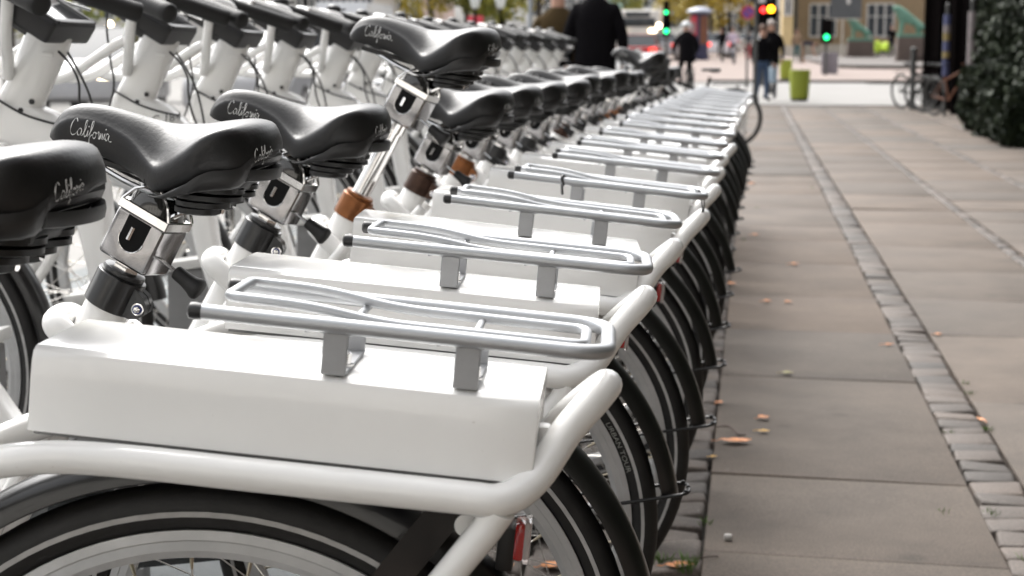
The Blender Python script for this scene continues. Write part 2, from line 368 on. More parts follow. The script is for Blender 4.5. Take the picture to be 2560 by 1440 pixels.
def seat_assembly(parent,lift=0.0,turn=0.0,collar='collar_black'):
    "everything that slides on the seat tube: post, clamp, knob and saddle; lift in metres along the axis"
    sp=empty('seat_post',(0,0,0)); sp.parent=parent
    sp.location=AX*lift
    p=MB(); 
    c0=SC+AX*.018
    if lift>.02: p.tube([c0-AX*(.04+lift),c0+AX*.02],.0135,20)
    else: p.tube([c0-AX*.06,c0+AX*.02],.0135,16)
    p.lathe(c0+AX*.002,AX,[(0,.016),(.004,.0165),(.018,.0165),(.022,.014)],n=6)
    p.lathe(c0+AX*.002,AX,[(-.001,.019),(.003,.019),(.004,.014)],n=24)
    p.build('post_tube','chrome',sp,smooth=30)
    # clamp block: box turned a little about the post
    rot=Matrix.Rotation(R(22),3,'Y').transposed()@Matrix.Rotation(R(-14)+turn,3,'Z')
    # local z of the block follows the seat tube axis
    zax=AX; xax=Vector((.925,0,.38)).normalized(); yax=Vector((0,1,0))
    base=Matrix((xax,yax,zax)).transposed()@Matrix.Rotation(R(-13)+turn,3,'Z')@Matrix.Scale(1.13,3)
    C=SC+AX*.068+Vector((-.004,0,0))
    b=MB(); b.rbox(C,(.060,.056,.054),.0060,base,3)
    blk=b.build('clamp_block','brushed',sp,smooth=35)
    pl=MB(); pl.rbox(C+base@Vector((0,0,.031)),(.061,.057,.011),.0012,base,1); pl.build('clamp_plate','chrome',sp,smooth=20)
    # dark window in the near face
    wd=MB(); poly=[(-.014,.026),(.014,.026),(.014,.004)]+[(.014*math.cos(a),.004+.014*math.sin(a)) for a in [-PI*k/10 for k in range(1,10)]]+[(-.014,.004)]
    vs=[];n=len(poly)
    for yy in(.0276,.0286): vs+=[C+base@Vector((x,yy,z-.002)) for x,z in poly]
    wd.add(vs,[tuple(range(n)),tuple(range(2*n-1,n-1,-1))]+[(i,i+n,(i+1)%n+n,(i+1)%n) for i in range(n)])
    wd.cur=1
    rim=[C+base@Vector((x*1.05,.0287,z*1.02-.002)) for x,z in poly[2:]+poly[:0]]
    wd.tube(rim,.0007,6,caps=False); wd.tube([C+base@Vector((0.003,.0286,.000)),C+base@Vector((.003,.0286,.014))],.0032,8)
    wd.build('clamp_window',['window_dark','chrome'],sp)
    # domed cover
    d=MB(); secs=[]
    for h,sx,sy,ox in((.035,.057,.055,0),(.042,.055,.053,.001),(.055,.043,.046,.003),(.063,.022,.034,.005),(.066,.008,.02,.006)):
        ring=[]
        for k in range(16):
            a=2*PI*k/16; cx=abs(math.cos(a))**.6*(1 if math.cos(a)>0 else -1); cy=abs(math.sin(a))**.6*(1 if math.sin(a)>0 else -1)
            ring.append(C+base@Vector((cx*sx/2+ox,cy*sy/2,h)))
        secs.append(ring)
    d.loft(secs); d.build('clamp_cover','dark_chrome',sp,smooth=50)
    e=MB()
    for y in(.027,-.027):
        e.tube([C+base@Vector((-.029,y,.036)),C+base@Vector((-.02,y*.95,.050)),C+base@Vector((.0,y*.8,.064))],.0022,6)
        e.tube([C+base@Vector((.029,y,.036)),C+base@Vector((.022,y*.95,.050)),C+base@Vector((.004,y*.8,.064))],.0022,6)
    # saddle carrier arm
    arm=[C+base@Vector((-.020,0,.040)),C+base@Vector((-.030,0,.052)),Vector((.215,0,.876)),Vector((.190,0,.880))]
    for y in(-.018,.018): e.tube([a+Vector((0,y,0)) for a in arm],.0035,8)
    e.loft([[a+Vector((0,-.016,.001)),a+Vector((0,.016,.001)),a+Vector((0,.016,-.002)),a+Vector((0,-.016,-.002))] for a in arm[:3]])
    e.build('saddle_carrier','chrome',sp)
    q=MB(); k0=C+base@Vector((-.028,.006,-.006)); kd=Vector((-.84,.10,-.53)).normalized()
    for y in(-.003,.003): q.tube([k0+Vector((0,y,0)),k0+kd*.026+Vector((0,y,0))],.0018,8)
    lv=q.build('seat_lever','chrome',sp)
    kn=MB(); kn.lathe(k0+kd*.024,kd,[(0,.0065),(.002,.0085),(.006,.0088),(.016,.0092),(.026,.0112),(.032,.0135),(.036,.0135),(.039,.011),(.040,.006)],n=20)
    kn.build('knob','rubber_grip',lv,smooth=60)
    sd_=saddle(sp)
    return sp

def collar(parent,matname):
    c=MB(); h=.042
    c.lathe(SC-AX*h/2,AX,[(0,.0295),(.001,.0305),(h-.001,.0305),(h,.0295)],n=36)
    c.lathe(SC+AX*h/2,AX,[(0,.0255),(.004,.0265),(.007,.0255),(.008,.017)],n=36)
    o=c.build('seat_collar',matname,parent,smooth=40)
    l=MB(); pv=SC+Vector((-.034,.016,-.010))
    xax=Vector((.925,0,.38)).normalized()
    for yy in(.006,.018):
        pass
    # clamp lug reaching rearward with its bolt
    poly=[]
    c0=SC-xax*.028; 
    pts=[(-.004,-.019),(-.004,.017),(.010,.012),(.018,.004),(.019,-.006),(.014,-.014),(.004,-.019)]
    vs=[];n=len(pts)
    for yy in(.004,.020): vs+=[c0-xax*a+AX*b+Vector((0,yy,0)) for a,b in pts]
    l.add(vs,[tuple(range(n)),tuple(range(2*n-1,n-1,-1))]+[(i,i+n,(i+1)%n+n,(i+1)%n) for i in range(n)])
    vs=[]
    for yy in(-.012,.001): vs+=[c0-xax*a+AX*b+Vector((0,yy,0)) for a,b in pts]
    l.add(vs,[tuple(range(n)),tuple(range(2*n-1,n-1,-1))]+[(i,i+n,(i+1)%n+n,(i+1)%n) for i in range(n)])
    l.build('clamp_lug',matname,o,smooth=40)
    b=MB(); bc=c0-xax*.0095-AX*.003+Vector((0,.0195,0))
    b.cur=0; b.lathe(bc,(0,1,0),[(0,.0075),(.0015,.0075),(.0016,.006)],n=20)
    b.cur=1; b.lathe(bc+Vector((0,.0012,0)),(0,1,0),[(0,.0058),(.001,.0058),(.0011,.004)],n=16)
    b.cur=0; b.lathe(bc+Vector((0,.001,0)),(0,1,0),[(0,.0042),(.0045,.0042),(.005,.0032)],n=6)
    b.build('bolt',['chrome','bolt_blue'],o,smooth=30)
    return o

def make_frame(root):
    f=MB(); r=.0142
    # side rails: closed loop round the seat tube in front, swept up into a narrow handle behind
    loop=[]
    near=[(-.3145,0,.8135),(-.306,.016,.803),(-.285,.036,.777),(-.262,.070,.741),(-.238,.091,.727),(-.20,.095,.7265),(-.05,.095,.7262),(.10,.095,.7255),(.17,.093,.716),(.23,.076,.692),(.29,.046,.655),(.34,.024,.620)]
    P=spline(near,5)
    Q=[Vector((a.x,-a.y,a.z)) for a in reversed(P)]
    f.tube(Q[:-1]+P,r,16)
    f.tube(spline([(.30,.030,.655),(.345,.034,.690),(.374,.030,.712),(.378,.012,.718),(.376,-.012,.718),(.372,-.030,.712),(.345,-.034,.690),(.30,-.030,.655)],5),.0165,16)
    f.tube(spline([(-.18,.09,.7262),(-.18,0,.719),(-.18,-.09,.7262)],3),.010,10)
    # stays to the rear drop-outs, near and far
    for s in MIR:
        f.tube([(-.236,.090*s,.719),(-.228,.088*s,.700),(-.014,.062*s,.362)],[.0155,.0135,.0125],14)
        f.rbox((-.002,.060*s,.345),(.05,.006,.06),.002)
        f.tube(spline([(.0,.060*s,.345),(.10,.055*s,.325),(.25,.045*s,.300),(.47,.035*s,.295)],4),[.010]*13,12)
        f.tube(spline([(.30,.052*s,.71),(.36,.045*s,.62),(.42,.035*s,.5),(.47,.03*s,.36)],3),.011,12)
    # seat tube
    f.tube([SC-AX*.55,SC-AX*.015],[.030,.0272],24)
    f.lathe((.50,-.05,.295),(0,1,0),[(0,.028),(.003,.032),(.097,.032),(.1,.028)],n=24)
    # big hydroformed main beam from bottom bracket to the head
    secs=[]
    for (x,z,h,w,ad) in((.49,.315,.070,.030,12),(.58,.345,.055,.030,24),(.66,.395,.050,.030,42),(.725,.475,.048,.031,58),(.765,.570,.050,.033,70),(.788,.660,.058,.036,72),(.808,.730,.072,.040,66),(.845,.785,.092,.042,48),(.89,.818,.100,.039,26),(.945,.838,.095,.034,12),(.985,.848,.085,.028,8)):
        ring=[]
        a_=R(ad)
        for k in range(24):
            t=2*PI*k/24; cx=abs(math.cos(t))**.45*math.copysign(1,math.cos(t)); cy=abs(math.sin(t))**.45*math.copysign(1,math.sin(t))
            ring.append((x-math.sin(a_)*cx*h/2, cy*w, z+math.cos(a_)*cx*h/2))
        secs.append(ring)
    f.loft(secs)
    # deep head fin
    secs=[]
    for (x0,x1,z,w) in((.985,.850,.780,.020),(1.004,.872,.830,.026),(1.003,.890,.858,.029),(.992,.905,.874,.031),(.986,.904,.890,.033),(.975,.894,.915,.034),(.964,.882,.950,.035),(.952,.869,.985,.036),(.946,.864,1.006,.036),(.93,.87,1.016,.034)):
        ring=[]
        for k in range(20):
            t=2*PI*k/20; cx=abs(math.cos(t))**.65*math.copysign(1,math.cos(t)); cy=abs(math.sin(t))**.8*math.copysign(1,math.sin(t))
            ring.append(((x0+x1)/2+cx*(x0-x1)/2, cy*w, z+ (cx*.004)))
        secs.append(ring)
    f.loft(secs)
    # fork
    for s in MIR:
        f.tube(spline([(.985,.03*s,.80),(1.02,.048*s,.72),(1.09,.052*s,.58),(1.165,.05*s,.43),(WB,.05*s,RW)],4),.0145,14)
    f.rbox((.975,0,.785),(.05,.12,.04),.012)
    fr=f.build('frame','white_paint',root,smooth=50)
    # frame screws on the head fin
    h=MB()
    for (x,z) in((.917,.884),(.936,.866)):
        h.lathe((x,.0305,z),(0,1,0),[(0,.0052),(.003,.0052),(.0031,.002)],n=12)
    h.build('screw','black_plastic',fr)
    pv=MB(); pv.rbox((.892,.0355,.972),(.022,.004,.008),.0018); pv.build('latch','white_paint',fr)
    return fr

def make_bike():
    root=empty('city_bicycle')
    make_frame(root)
    # ---- long case over the rear wheel
    b=MB()
    sec=[(.080,.7395),(.0797,.786),(.0785,.7995),(.0755,.8070),(.0705,.8102),(.064,.8108),(.03,.8114),(0,.8116)]
    full=[(y,z) for y,z in sec]+[(-y,z) for y,z in reversed(sec[:-1])]
    xs=[.1640,.1632,.1615,.10,0,-.10,-.20,-.2590,-.2607,-.2614]; ins=[.0022,.0006,0,0,0,0,0,0,.0006,.0022]
    secs=[[(x,y*(1-i/.08),z-i*.5 if z>.745 else z) for y,z in full] for x,i in zip(xs,ins)]
    b.loft(secs); case=b.build('battery_case','white_paint',root,smooth=35)
    fl=MB(); fl.rbox((-.05,.0,.7375),(.42,.150,.004),.001); fl.build('case_base','dock_grey',case)
    kb=MB(); kb.rbox((-.266,.03,.765),(.010,.02,.03),.003); kb.build('case_lock','lock_body',case)
    # ---- rack
    rk=MB(); zt=.8540
    o1=fillet([(.026,.0744,zt),(-.3125,.0744,zt-.001),(-.3125,-.0744,zt-.001),(.026,-.0744,zt)],[0,.034,.034,0],7)
    rk.tube(o1,.0066,14)
    zi=zt+.0045
    inner=fillet([(.010,.047,zi+.006),(-.06,.047,zi+.005),(-.12,.043,zi-.0045),(-.293,.040,zi-.0055),(-.293,-.040,zi-.0055),(-.12,-.043,zi-.0045),(-.06,-.047,zi+.005),(.010,-.047,zi+.006)],[.012,.03,.03,.012,.012,.03,.03,.012],5,closed=True)
    rk.tube(inner,.0046,10,closed=True)
    rk.tube([(-.095,-.07,zt-.004),(-.095,.07,zt-.004)],.0035,8); rk.tube([(-.20,-.07,zt-.004),(-.20,.07,zt-.004)],.0035,8)
    rack=rk.build('rear_rack','silver',root,smooth=60)
    for s in MIR:
        c=MB(); c.lathe((.024,.0744*s,zt),(1,0,0),[(0,.0068),(.006,.0076),(.010,.0070),(.012,.004)],n=16); c.build('end_cap','black_plastic',rack)
    for u in(-.0885,-.1985):
        k=MB(); wd=.0105
        for (y0,y1,z0,z1) in((.0715,.0745,.8120,.8490),(-.0335,-.0310,.8118,.8350)):
            k.rbox((u,(y0+y1)/2,(z0+z1)/2),(wd*2,y1-y0,z1-z0),.0008,n=1)
        k.rbox((u,.0205,.8135),(wd*2,.105,.0027),.0008,n=1)
        # welded saddle lapping round the tube
        k.tube(spline([(u+.026,.0705,.846),(u+.018,.0725,.8495),(u+.008,.0735,.8482),(u,.0735,.8500),(u-.010,.073,.8480),(u-.016,.0715,.8475)],3),[.0022,.0030,.0036,.0040,.0042,.0040,.0038,.0040,.0042,.0044,.0042,.0040,.0036,.0030,.0026,.0020],8,flat=.6)
        br=k.build('bracket','bracket_grey',rack,smooth=40)
        bt=MB(); bt.lathe((u-.0035,.040,.815),(0,0,1),[(0,.0085),(.0014,.0085),(.0016,.0062),(.0105,.0062),(.0115,.0050)],n=14); bt.build('bolt','chrome',br,smooth=35)
    # ---- lights, lock plate, chain guard
    lt=MB(); lt.cur=0; lt.rbox((-.2535,-.004,.668),(.010,.030,.034),.004); lt.cur=1; lt.rbox((-.2600,-.004,.668),(.006,.032,.038),.0025); lt.cur=2; lt.rbox((-.242,-.004,.660),(.016,.03,.04),.004)
    lt.build('rear_light',['red_lens','clear_lens','black_plastic'],root)
    g=MB(); d=Vector((.236,0,-.366)).normalized(); n_=Vector((.366,0,.236)).normalized()
    A=Vector((-.222,0,.716)); 
    vs=[]
    for yy in(.052,.060):
        for t,sx in((0,.004),(0,.034),(.26,.034),(.26,.004)): vs.append(A+d*t+n_*sx+Vector((0,yy,0)))
    g.add(vs,[(0,1,2,3),(7,6,5,4),(0,4,5,1),(1,5,6,2),(2,6,7,3),(3,7,4,0)])
    gd=g.build('wheel_lock_guard','black_gloss',root,smooth=0)
    g2=MB(); g2.lathe((-.209,.0601,.693),(0,1,0),[(0,.0098),(.001,.0098),(.0014,.0082)],n=24); g2.build('cover_button','lock_body',gd)
    # ---- mudguards
    def guard(name,x,a0,a1,par=root):
        q=MB(); prof=[]
        th=[R(-88)+R(176)*k/10 for k in range(11)]
        outer=[(.3530+.0265*math.cos(t)**.8 if abs(t)<1.5 else .353,.0290*math.copysign(abs(math.sin(t))**.9,math.sin(t))) for t in th]; inner_=[(a-.0012,b*.955) for a,b in reversed(outer)]
        q.ring((x,0,RW),outer+inner_,a0,a1,n=60)
        return q.build(name,'fender',par,smooth=50)
    fg=guard('rear_mudguard',0,R(38),R(166))
    st=MB()
    for s in MIR:
        e=Vector((-.3765,.031*s,.4420))
        st.tube(spline([(-.006,.052*s,.352),(-.20,.045*s,.399),(-.352,.036*s,.4370),(-.372,.034*s,.4425),(-.3815,.022*s,.4445),(-.383,.006*s,.4445)],5),.0029,8)
        st.lathe(e+Vector((0,-.006*s,.003)),(0,s,0),[(0,.004),(.006,.004),(.007,.003)],n=10)
    st.build('mudguard_stay','black_plastic',fg)
    fg2=guard('front_mudguard',WB,R(20),R(165))
    # ---- wheels
    wheel(root,0,False); wheel(root,WB,True)
    # ---- cranks
    c=MB(); c.ring((.50,.056,.295),[(.085,-.002),(.085,.002),(.06,.002),(.06,-.002)],n=40)
    c.tube([(.50,.07,.295),(.50+.12,.075,.295-.11)],.008,8); c.tube([(.50,-.07,.295),(.50-.12,-.075,.295+.11)],.008,8)
    for s,(x,z) in((1,(.62,.185)),(-1,(.38,.405))): c.rbox((x,.115*s,z),(.09,.07,.02),.006)
    c.build('crankset','black_plastic',root)
    cg=MB(); cg.loft([[(x,.064,z+h),(x,.070,z+h),(x,.070,z-h),(x,.064,z-h)] for x,z,h in((-.05,.345,.035),(.05,.345,.05),(.3,.32,.05),(.5,.30,.075),(.585,.30,.05))]); cg.build('chain_case','black_gloss',root,smooth=30)
    # ---- handlebar with risers, grips, bell, levers
    hb=empty('handlebar',(0,0,0)); hb.parent=root
    t=MB()
    for s in MIR:
        pth=spline([(.965,.028*s,.925),(.955,.060*s,.958),(.946,.095*s,.984),(.941,.112*s,1.012),(.938,.118*s,1.05),(.941,.118*s,1.080),(.957,.118*s,1.097),(.985,.118*s,1.101),(1.012,.124*s,1.103),(1.022,.137*s,1.103),(1.014,.150*s,1.103),(.988,.157*s,1.101)],5)
        t.tube(pth,.0115,14)
    t.tube([(.951,-.092,1.064),(.951,.092,1.064)],.010,12) if False else None
    t.tube(spline([(1.008,-.122,1.102),(1.026,-.06,1.104),(1.030,0,1.104),(1.026,.06,1.104),(1.008,.122,1.102)],4),.0108,14)
    t.build('bar','white_paint',hb,smooth=60)
    for s in MIR:
        g=MB(); a=Vector((.975,.160*s,1.100)); z=Vector((.818,.255*s,1.060)); dd=(z-a); L=dd.length
        g.lathe(a-dd*.02,dd,[(0,.0125),(.004,.0165),(L*.5,.0185),(L*.9,.0195),(L*.985,.020),(L*1.0,.018),(L*1.012,.010)],n=20)
        gr=g.build('grip','rubber_grip',hb,smooth=50)
        l=MB(); l.tube(spline([(.985,.165*s,1.098),(.995,.19*s,1.086),(.975,.22*s,1.070),(.92,.25*s,1.056)],4),[.005]*5+[.004]*8,8,flat=.6)
        l.loft([[(.985-.028*math.cos(t)*q_*(1 if math.cos(t)>0 else .6)*.5,.176*s+.004*s*e_,1.088+.026*math.sin(t)*q_*(1 if math.sin(t)>0 else 1.25)) for t in [2*PI*k_/12 for k_ in range(12)]] for q_,e_ in((.8,-2),(1,-1),(1,1),(.8,2))])
        l.build('brake_lever','chrome',hb)
    bl=MB(); bl.lathe((.975,-.14,1.112),(0,0,1),[(0,.021),(.006,.024),(.013,.021),(.018,.013),(.020,.004)],n=20); bl.tube([(.965,-.155,1.116),(.945,-.172,1.120)],.003,6); bl.build('bell','black_plastic',hb,smooth=60)
    # ---- tablet display
    dp=MB(); ang=-R(26)
    rot=Matrix.Rotation(ang,3,'Y'); c=Vector((.940,0,1.0500))
    dp.rbox(c,(.176,.222,.043),.009,rot,3)
    for s in MIR: dp.rbox(c+rot@Vector((0,.101*s,.0225)),(.168,.016,.006),.002,rot)
    for s in MIR: dp.rbox(c+rot@Vector((.081*s,0,.0225)),(.012,.188,.006),.002,rot)
    case2=dp.build('display','display_case',root,smooth=40)
    sc=MB(); sc.box(c+rot@Vector((0,0,.0222)),(.148,.184,.0016),rot); sc.build('screen','display_glass',case2,smooth=0)
    ps=MB(); ps.rbox((.945,0,1.020),(.05,.06,.03),.008,rot); ps.build('display_mount','black_plastic',case2)
    # ---- front carrier sweeping forward
    fc=MB()
    for s in MIR:
        fc.tube(spline([(.946,.100*s,.996),(.972,.098*s,.984),(1.025,.092*s,.943),(1.065,.086*s,.912),(1.105,.085*s,.897),(1.16,.090*s,.896),(1.22,.085*s,.900)],5),.0112,12)
    fc.tube(spline([(1.22,-.085,.900),(1.245,-.05,.902),(1.25,0,.902),(1.245,.05,.902),(1.22,.085,.900)],4),.0112,12)
    cr=fc.build('front_carrier','white_paint',root,smooth=60)
    pl=MB(); pl.cur=0; pl.rbox((1.165,0,.907),(.13,.15,.010),.004); pl.cur=1; pl.rbox((1.165,0,.9135),(.025,.075,.005),.002); pl.build('carrier_plate',['white_paint','black_plastic'],cr)
    # ---- cables
    cb=MB()
    for (a) in(((.880,-.02,.985),(.845,.015,.955),(.815,.03,.915),(.798,.04,.88),(.785,.045,.84),(.77,.04,.78)),
               ((.885,.02,.985),(.850,.035,.96),(.828,.045,.93),(.822,.05,.895),(.812,.048,.86),(.79,.04,.81)),
               ((.985,.12,1.085),(.99,.11,1.02),(.988,.075,.95),(.985,.050,.88),(1.02,.055,.74)),
               ((.99,.03,.885),(.93,.046,.862),(.88,.05,.852),(.84,.046,.848))):
        cb.tube(spline(a,6),.0024,7)
    cb.build('cable','cable',root,smooth=60)
    return root

proto=make_bike()
seat_lo=seat_assembly(proto)
col_b=collar(proto,'collar_black')
PIT=.0983; PHI=-.0735; DY=.53543; SKEW=.00749; X0=-.47636; Y0=1.41059
ADJ={0:(-.0163,.0002,-.00575,-.0048),1:(-.01865,-.00656,-.0082,-.006),2:(.01196,-.01364,-.03817,.01142),3:(-.01866,.00722,.01884,.00767),4:(.02295,.00896,.00018,.00742),5:(.0005,.004,.013,.0013)}
def place(root,n,adj=None):
    dy,dx,dp,dt=adj if adj else ADJ.get(n,(random.uniform(-.015,.015),random.uniform(-.012,.012),random.uniform(-.02,.02),random.uniform(-.008,.004)))
    ph=PHI+dp; th=PIT+dt
    o=Vector((X0+dx+n*SKEW*(1 if n<8 else .8),Y0+dy+n*DY,0))
    s=RW*math.sin(th); zz=RW*(1-math.cos(th))
    root.location=o+Vector((-s*math.cos(ph),s*math.sin(ph),zz)); root.rotation_euler=(0,-th,PI-ph)
NB=18
LIFT={3:.138,13:.10,14:.07,8:.01,10:.015}
COLR={3:'collar_copper',4:'collar_brown',5:'collar_copper',12:'collar_copper',13:'collar_copper',9:'collar_brown'}
LAB=['nearest white rental bicycle, its case and rack largest, saddle cut by the left edge',
 'second white rental bicycle, its handwritten-name saddle fully in view over a dark collar',
 'third white rental bicycle, low saddle just left of the tall raised saddle',
 'white rental bicycle with its saddle raised high on a long shiny post and copper collar',
 'white rental bicycle just beyond the raised saddle, dark brown seat collar',
 'white rental bicycle with a copper collar, low saddle, sixth along the row',
 'seventh white rental bicycle along the row, black collar',
 'eighth white rental bicycle along the row',
 'ninth white rental bicycle along the row',
 'tenth white rental bicycle along the row, brown collar',
 'eleventh white rental bicycle along the row',
 'twelfth white rental bicycle along the row',
 'white rental bicycle far along the row with a copper collar and low saddle',
 'far white rental bicycle with a raised saddle standing above its neighbours and a copper collar',
 'far white rental bicycle with a slightly raised saddle beyond the copper-collared pair',
 'third white rental bicycle from the far end of the row',
 'last but one white rental bicycle at the far end of the row',
 'last white rental bicycle at the far end of the row']
bikes=[proto]
for n in range(1,NB): bikes.append(copy_tree(proto))
for n,bk in enumerate(bikes):
    place(bk,n); tag(bk,LAB[n],'bicycle','white rental bicycles docked in a row')
    for ch in list(bk.children):
        if ch.name.split('.')[0] in('rear_wheel','front_wheel') and n not in(2,): ch.rotation_euler.y=random.uniform(-2.6,-.5)
        if ch.name.split('.')[0]=='handlebar' and n: 
            a_=R(random.uniform(-2.5,2.5)); ch.location=Matrix.Rotation(a_,3,'Z')@Vector((-.94,0,0))+Vector((.94,0,0)); ch.rotation_euler.z=a_
        if ch.name.startswith('seat_post') and n in LIFT:
            ch.location=AX*LIFT[n]
            for g in ch.children:
                if g.name.startswith('post_tube'):
                    q=MB(); c0=SC+AX*.018; q.tube([c0-AX*(.03+LIFT[n]),c0+AX*.02],.0165,24); q.lathe(c0+AX*.002,AX,[(-.001,.019),(.016,.019),(.02,.014)],n=24)
                    t=q.build('post_tube','chrome',None,smooth=30); g.data=t.data; bpy.data.objects.remove(t)
        if ch.name.startswith('seat_post') and n==0: ch.location=(.010,0,0)
        if ch.name.startswith('seat_collar') and n in COLR:
            for g in [ch]+list(ch.children):
                if g.name.startswith('bolt'): continue
                g.data=g.data.copy(); g.data.materials[0]=M[COLR[n]]
            ch['label']='copper brown seat collar' if COLR[n]=='collar_copper' else 'dark brown seat collar'
# a rubber band and a cable tie left on one rack
q=MB(); q.tube([(-.062+.002*math.sin(t*2),.0744+.0088*math.cos(t),.854+.0088*math.sin(t)) for t in [2*PI*k/14 for k in range(14)]],.0026,6,closed=True)
q.tube([(-.062,.0744+.004*k,.848-.006*k) for k in range(2)]+[(-.064,.076,.830)],.0022,6); q.build('rubber_band','black_plastic',bikes[3])
q=MB(); q.tube(spline([(-.306,.060,.858),(-.312,.052,.847),(-.314,.040,.834),(-.314,.025,.828),(-.312,.012,.830),(-.308,.015,.845),(-.302,.035,.858),(-.300,.050,.864),(-.306,.060,.858)],3),.0012,5); q.rbox((-.313,.026,.826),(.005,.005,.008),.001); q.build('cable_tie','black_plastic',bikes[3])
# docking stand beside every front wheel: slim post with a sloped pale lid, on a common floor rail
def dock():
    r=empty('docking_post'); b=MB(); b.rbox((.835,-.262,.29),(.085,.075,.58),.008); b.rbox((.835,-.262,.03),(.14,.12,.06),.006); b.build('column','dock_grey',r)
    b=MB(); b.rbox((.835,-.262,.590),(.105,.09,.022),.004,Matrix.Rotation(R(8),3,'Y')); b.build('lid','dock_white',r)
    b=MB(); b.rbox((1.02,-.13,.035),(.62,.05,.07),.006); b.rbox((1.30,-.13,.06),(.08,.36,.12),.01); b.build('floor_bracket','dock_grey',r); return r
ORD='nearest second third fourth fifth sixth seventh eighth ninth tenth eleventh twelfth thirteenth fourteenth fifteenth sixteenth seventeenth last'.split()
d0=dock()
for n in range(NB):
    d=d0 if n==0 else copy_tree(d0)
    ph=PHI; d.location=(X0+n*SKEW,Y0+n*DY,-.01); d.rotation_euler=(0,0,PI-ph); tag(d,'grey pale-lidded docking post beside the front wheel of the '+ORD[n]+' white bicycle','docking post','docking posts under the row of rental bicycles')
# a second group, parked the other way round beyond the end of the row (handlebars towards the pavement)
for n in range(16):
    Y_=11.6+n*.92+random.uniform(-.06,.06)
    if 16.1<Y_<18.5: continue      # the two walkers pass here
    bk=copy_tree(bikes[6]); bk.location=(-2.66+random.uniform(-.05,.05),Y_,0); bk.rotation_euler=(0,-.02,R(random.uniform(-5,4)))
    tag(bk,'white rental bicycle facing the pavement beyond the main row, '+('nearest' if n==0 else ORD[n] if n<15 else 'last')+' of that far group','bicycle','white rental bicycles of the far group')
# the number on the beam of one bicycle
for n,txt in((4,'C 184'),(3,'C 182'),(5,'C 190')):
    if n!=4: continue
    vs,fs=text_strips(txt,.026); q=MB(); q.add([(.868-v.x,.0415,.838+v.y+ (v.x)*.25) for v in vs],fs)
    q.build('frame_number','marker',bikes[n],smooth=0)

# ================================================================== THE PLACE
def zg(Y): return 0 if Y<45 else (.0142*(Y-45) if Y<160 else 1.633)
def on(x,y):
    "ground point under photo pixel (x,y)"
    lo,hi=3,150
    for _ in range(50):
        mid=(lo+hi)/2; p=px(x,y,mid)
        if p.z>zg(mid): lo=mid
        else: hi=mid
    return Vector((p.x,p.y,zg(p.y)))
def X(x,Y): return px(x,139,Y).x
mat('slab',(.225,.198,.178),.78,bump=.5,bscale=90,spec=.35)
mat('sett',(.165,.155,.148),.7,bump=.8,bscale=60,spec=.4)
mat('joint',(.030,.025,.020),.95,bump=.5,bscale=80,var=.4,vscale=9)
mat('road',(.195,.188,.178),.85,bump=.3,bscale=40,var=.06,vscale=.7)
mat('asphalt',(.125,.135,.137),.85,bump=.4,bscale=120,var=.1,vscale=3)
mat('plaza',(.20,.155,.135),.85,var=.06,vscale=.4)
mat('kerbstone',(.10,.088,.08),.8,var=.12,vscale=3)
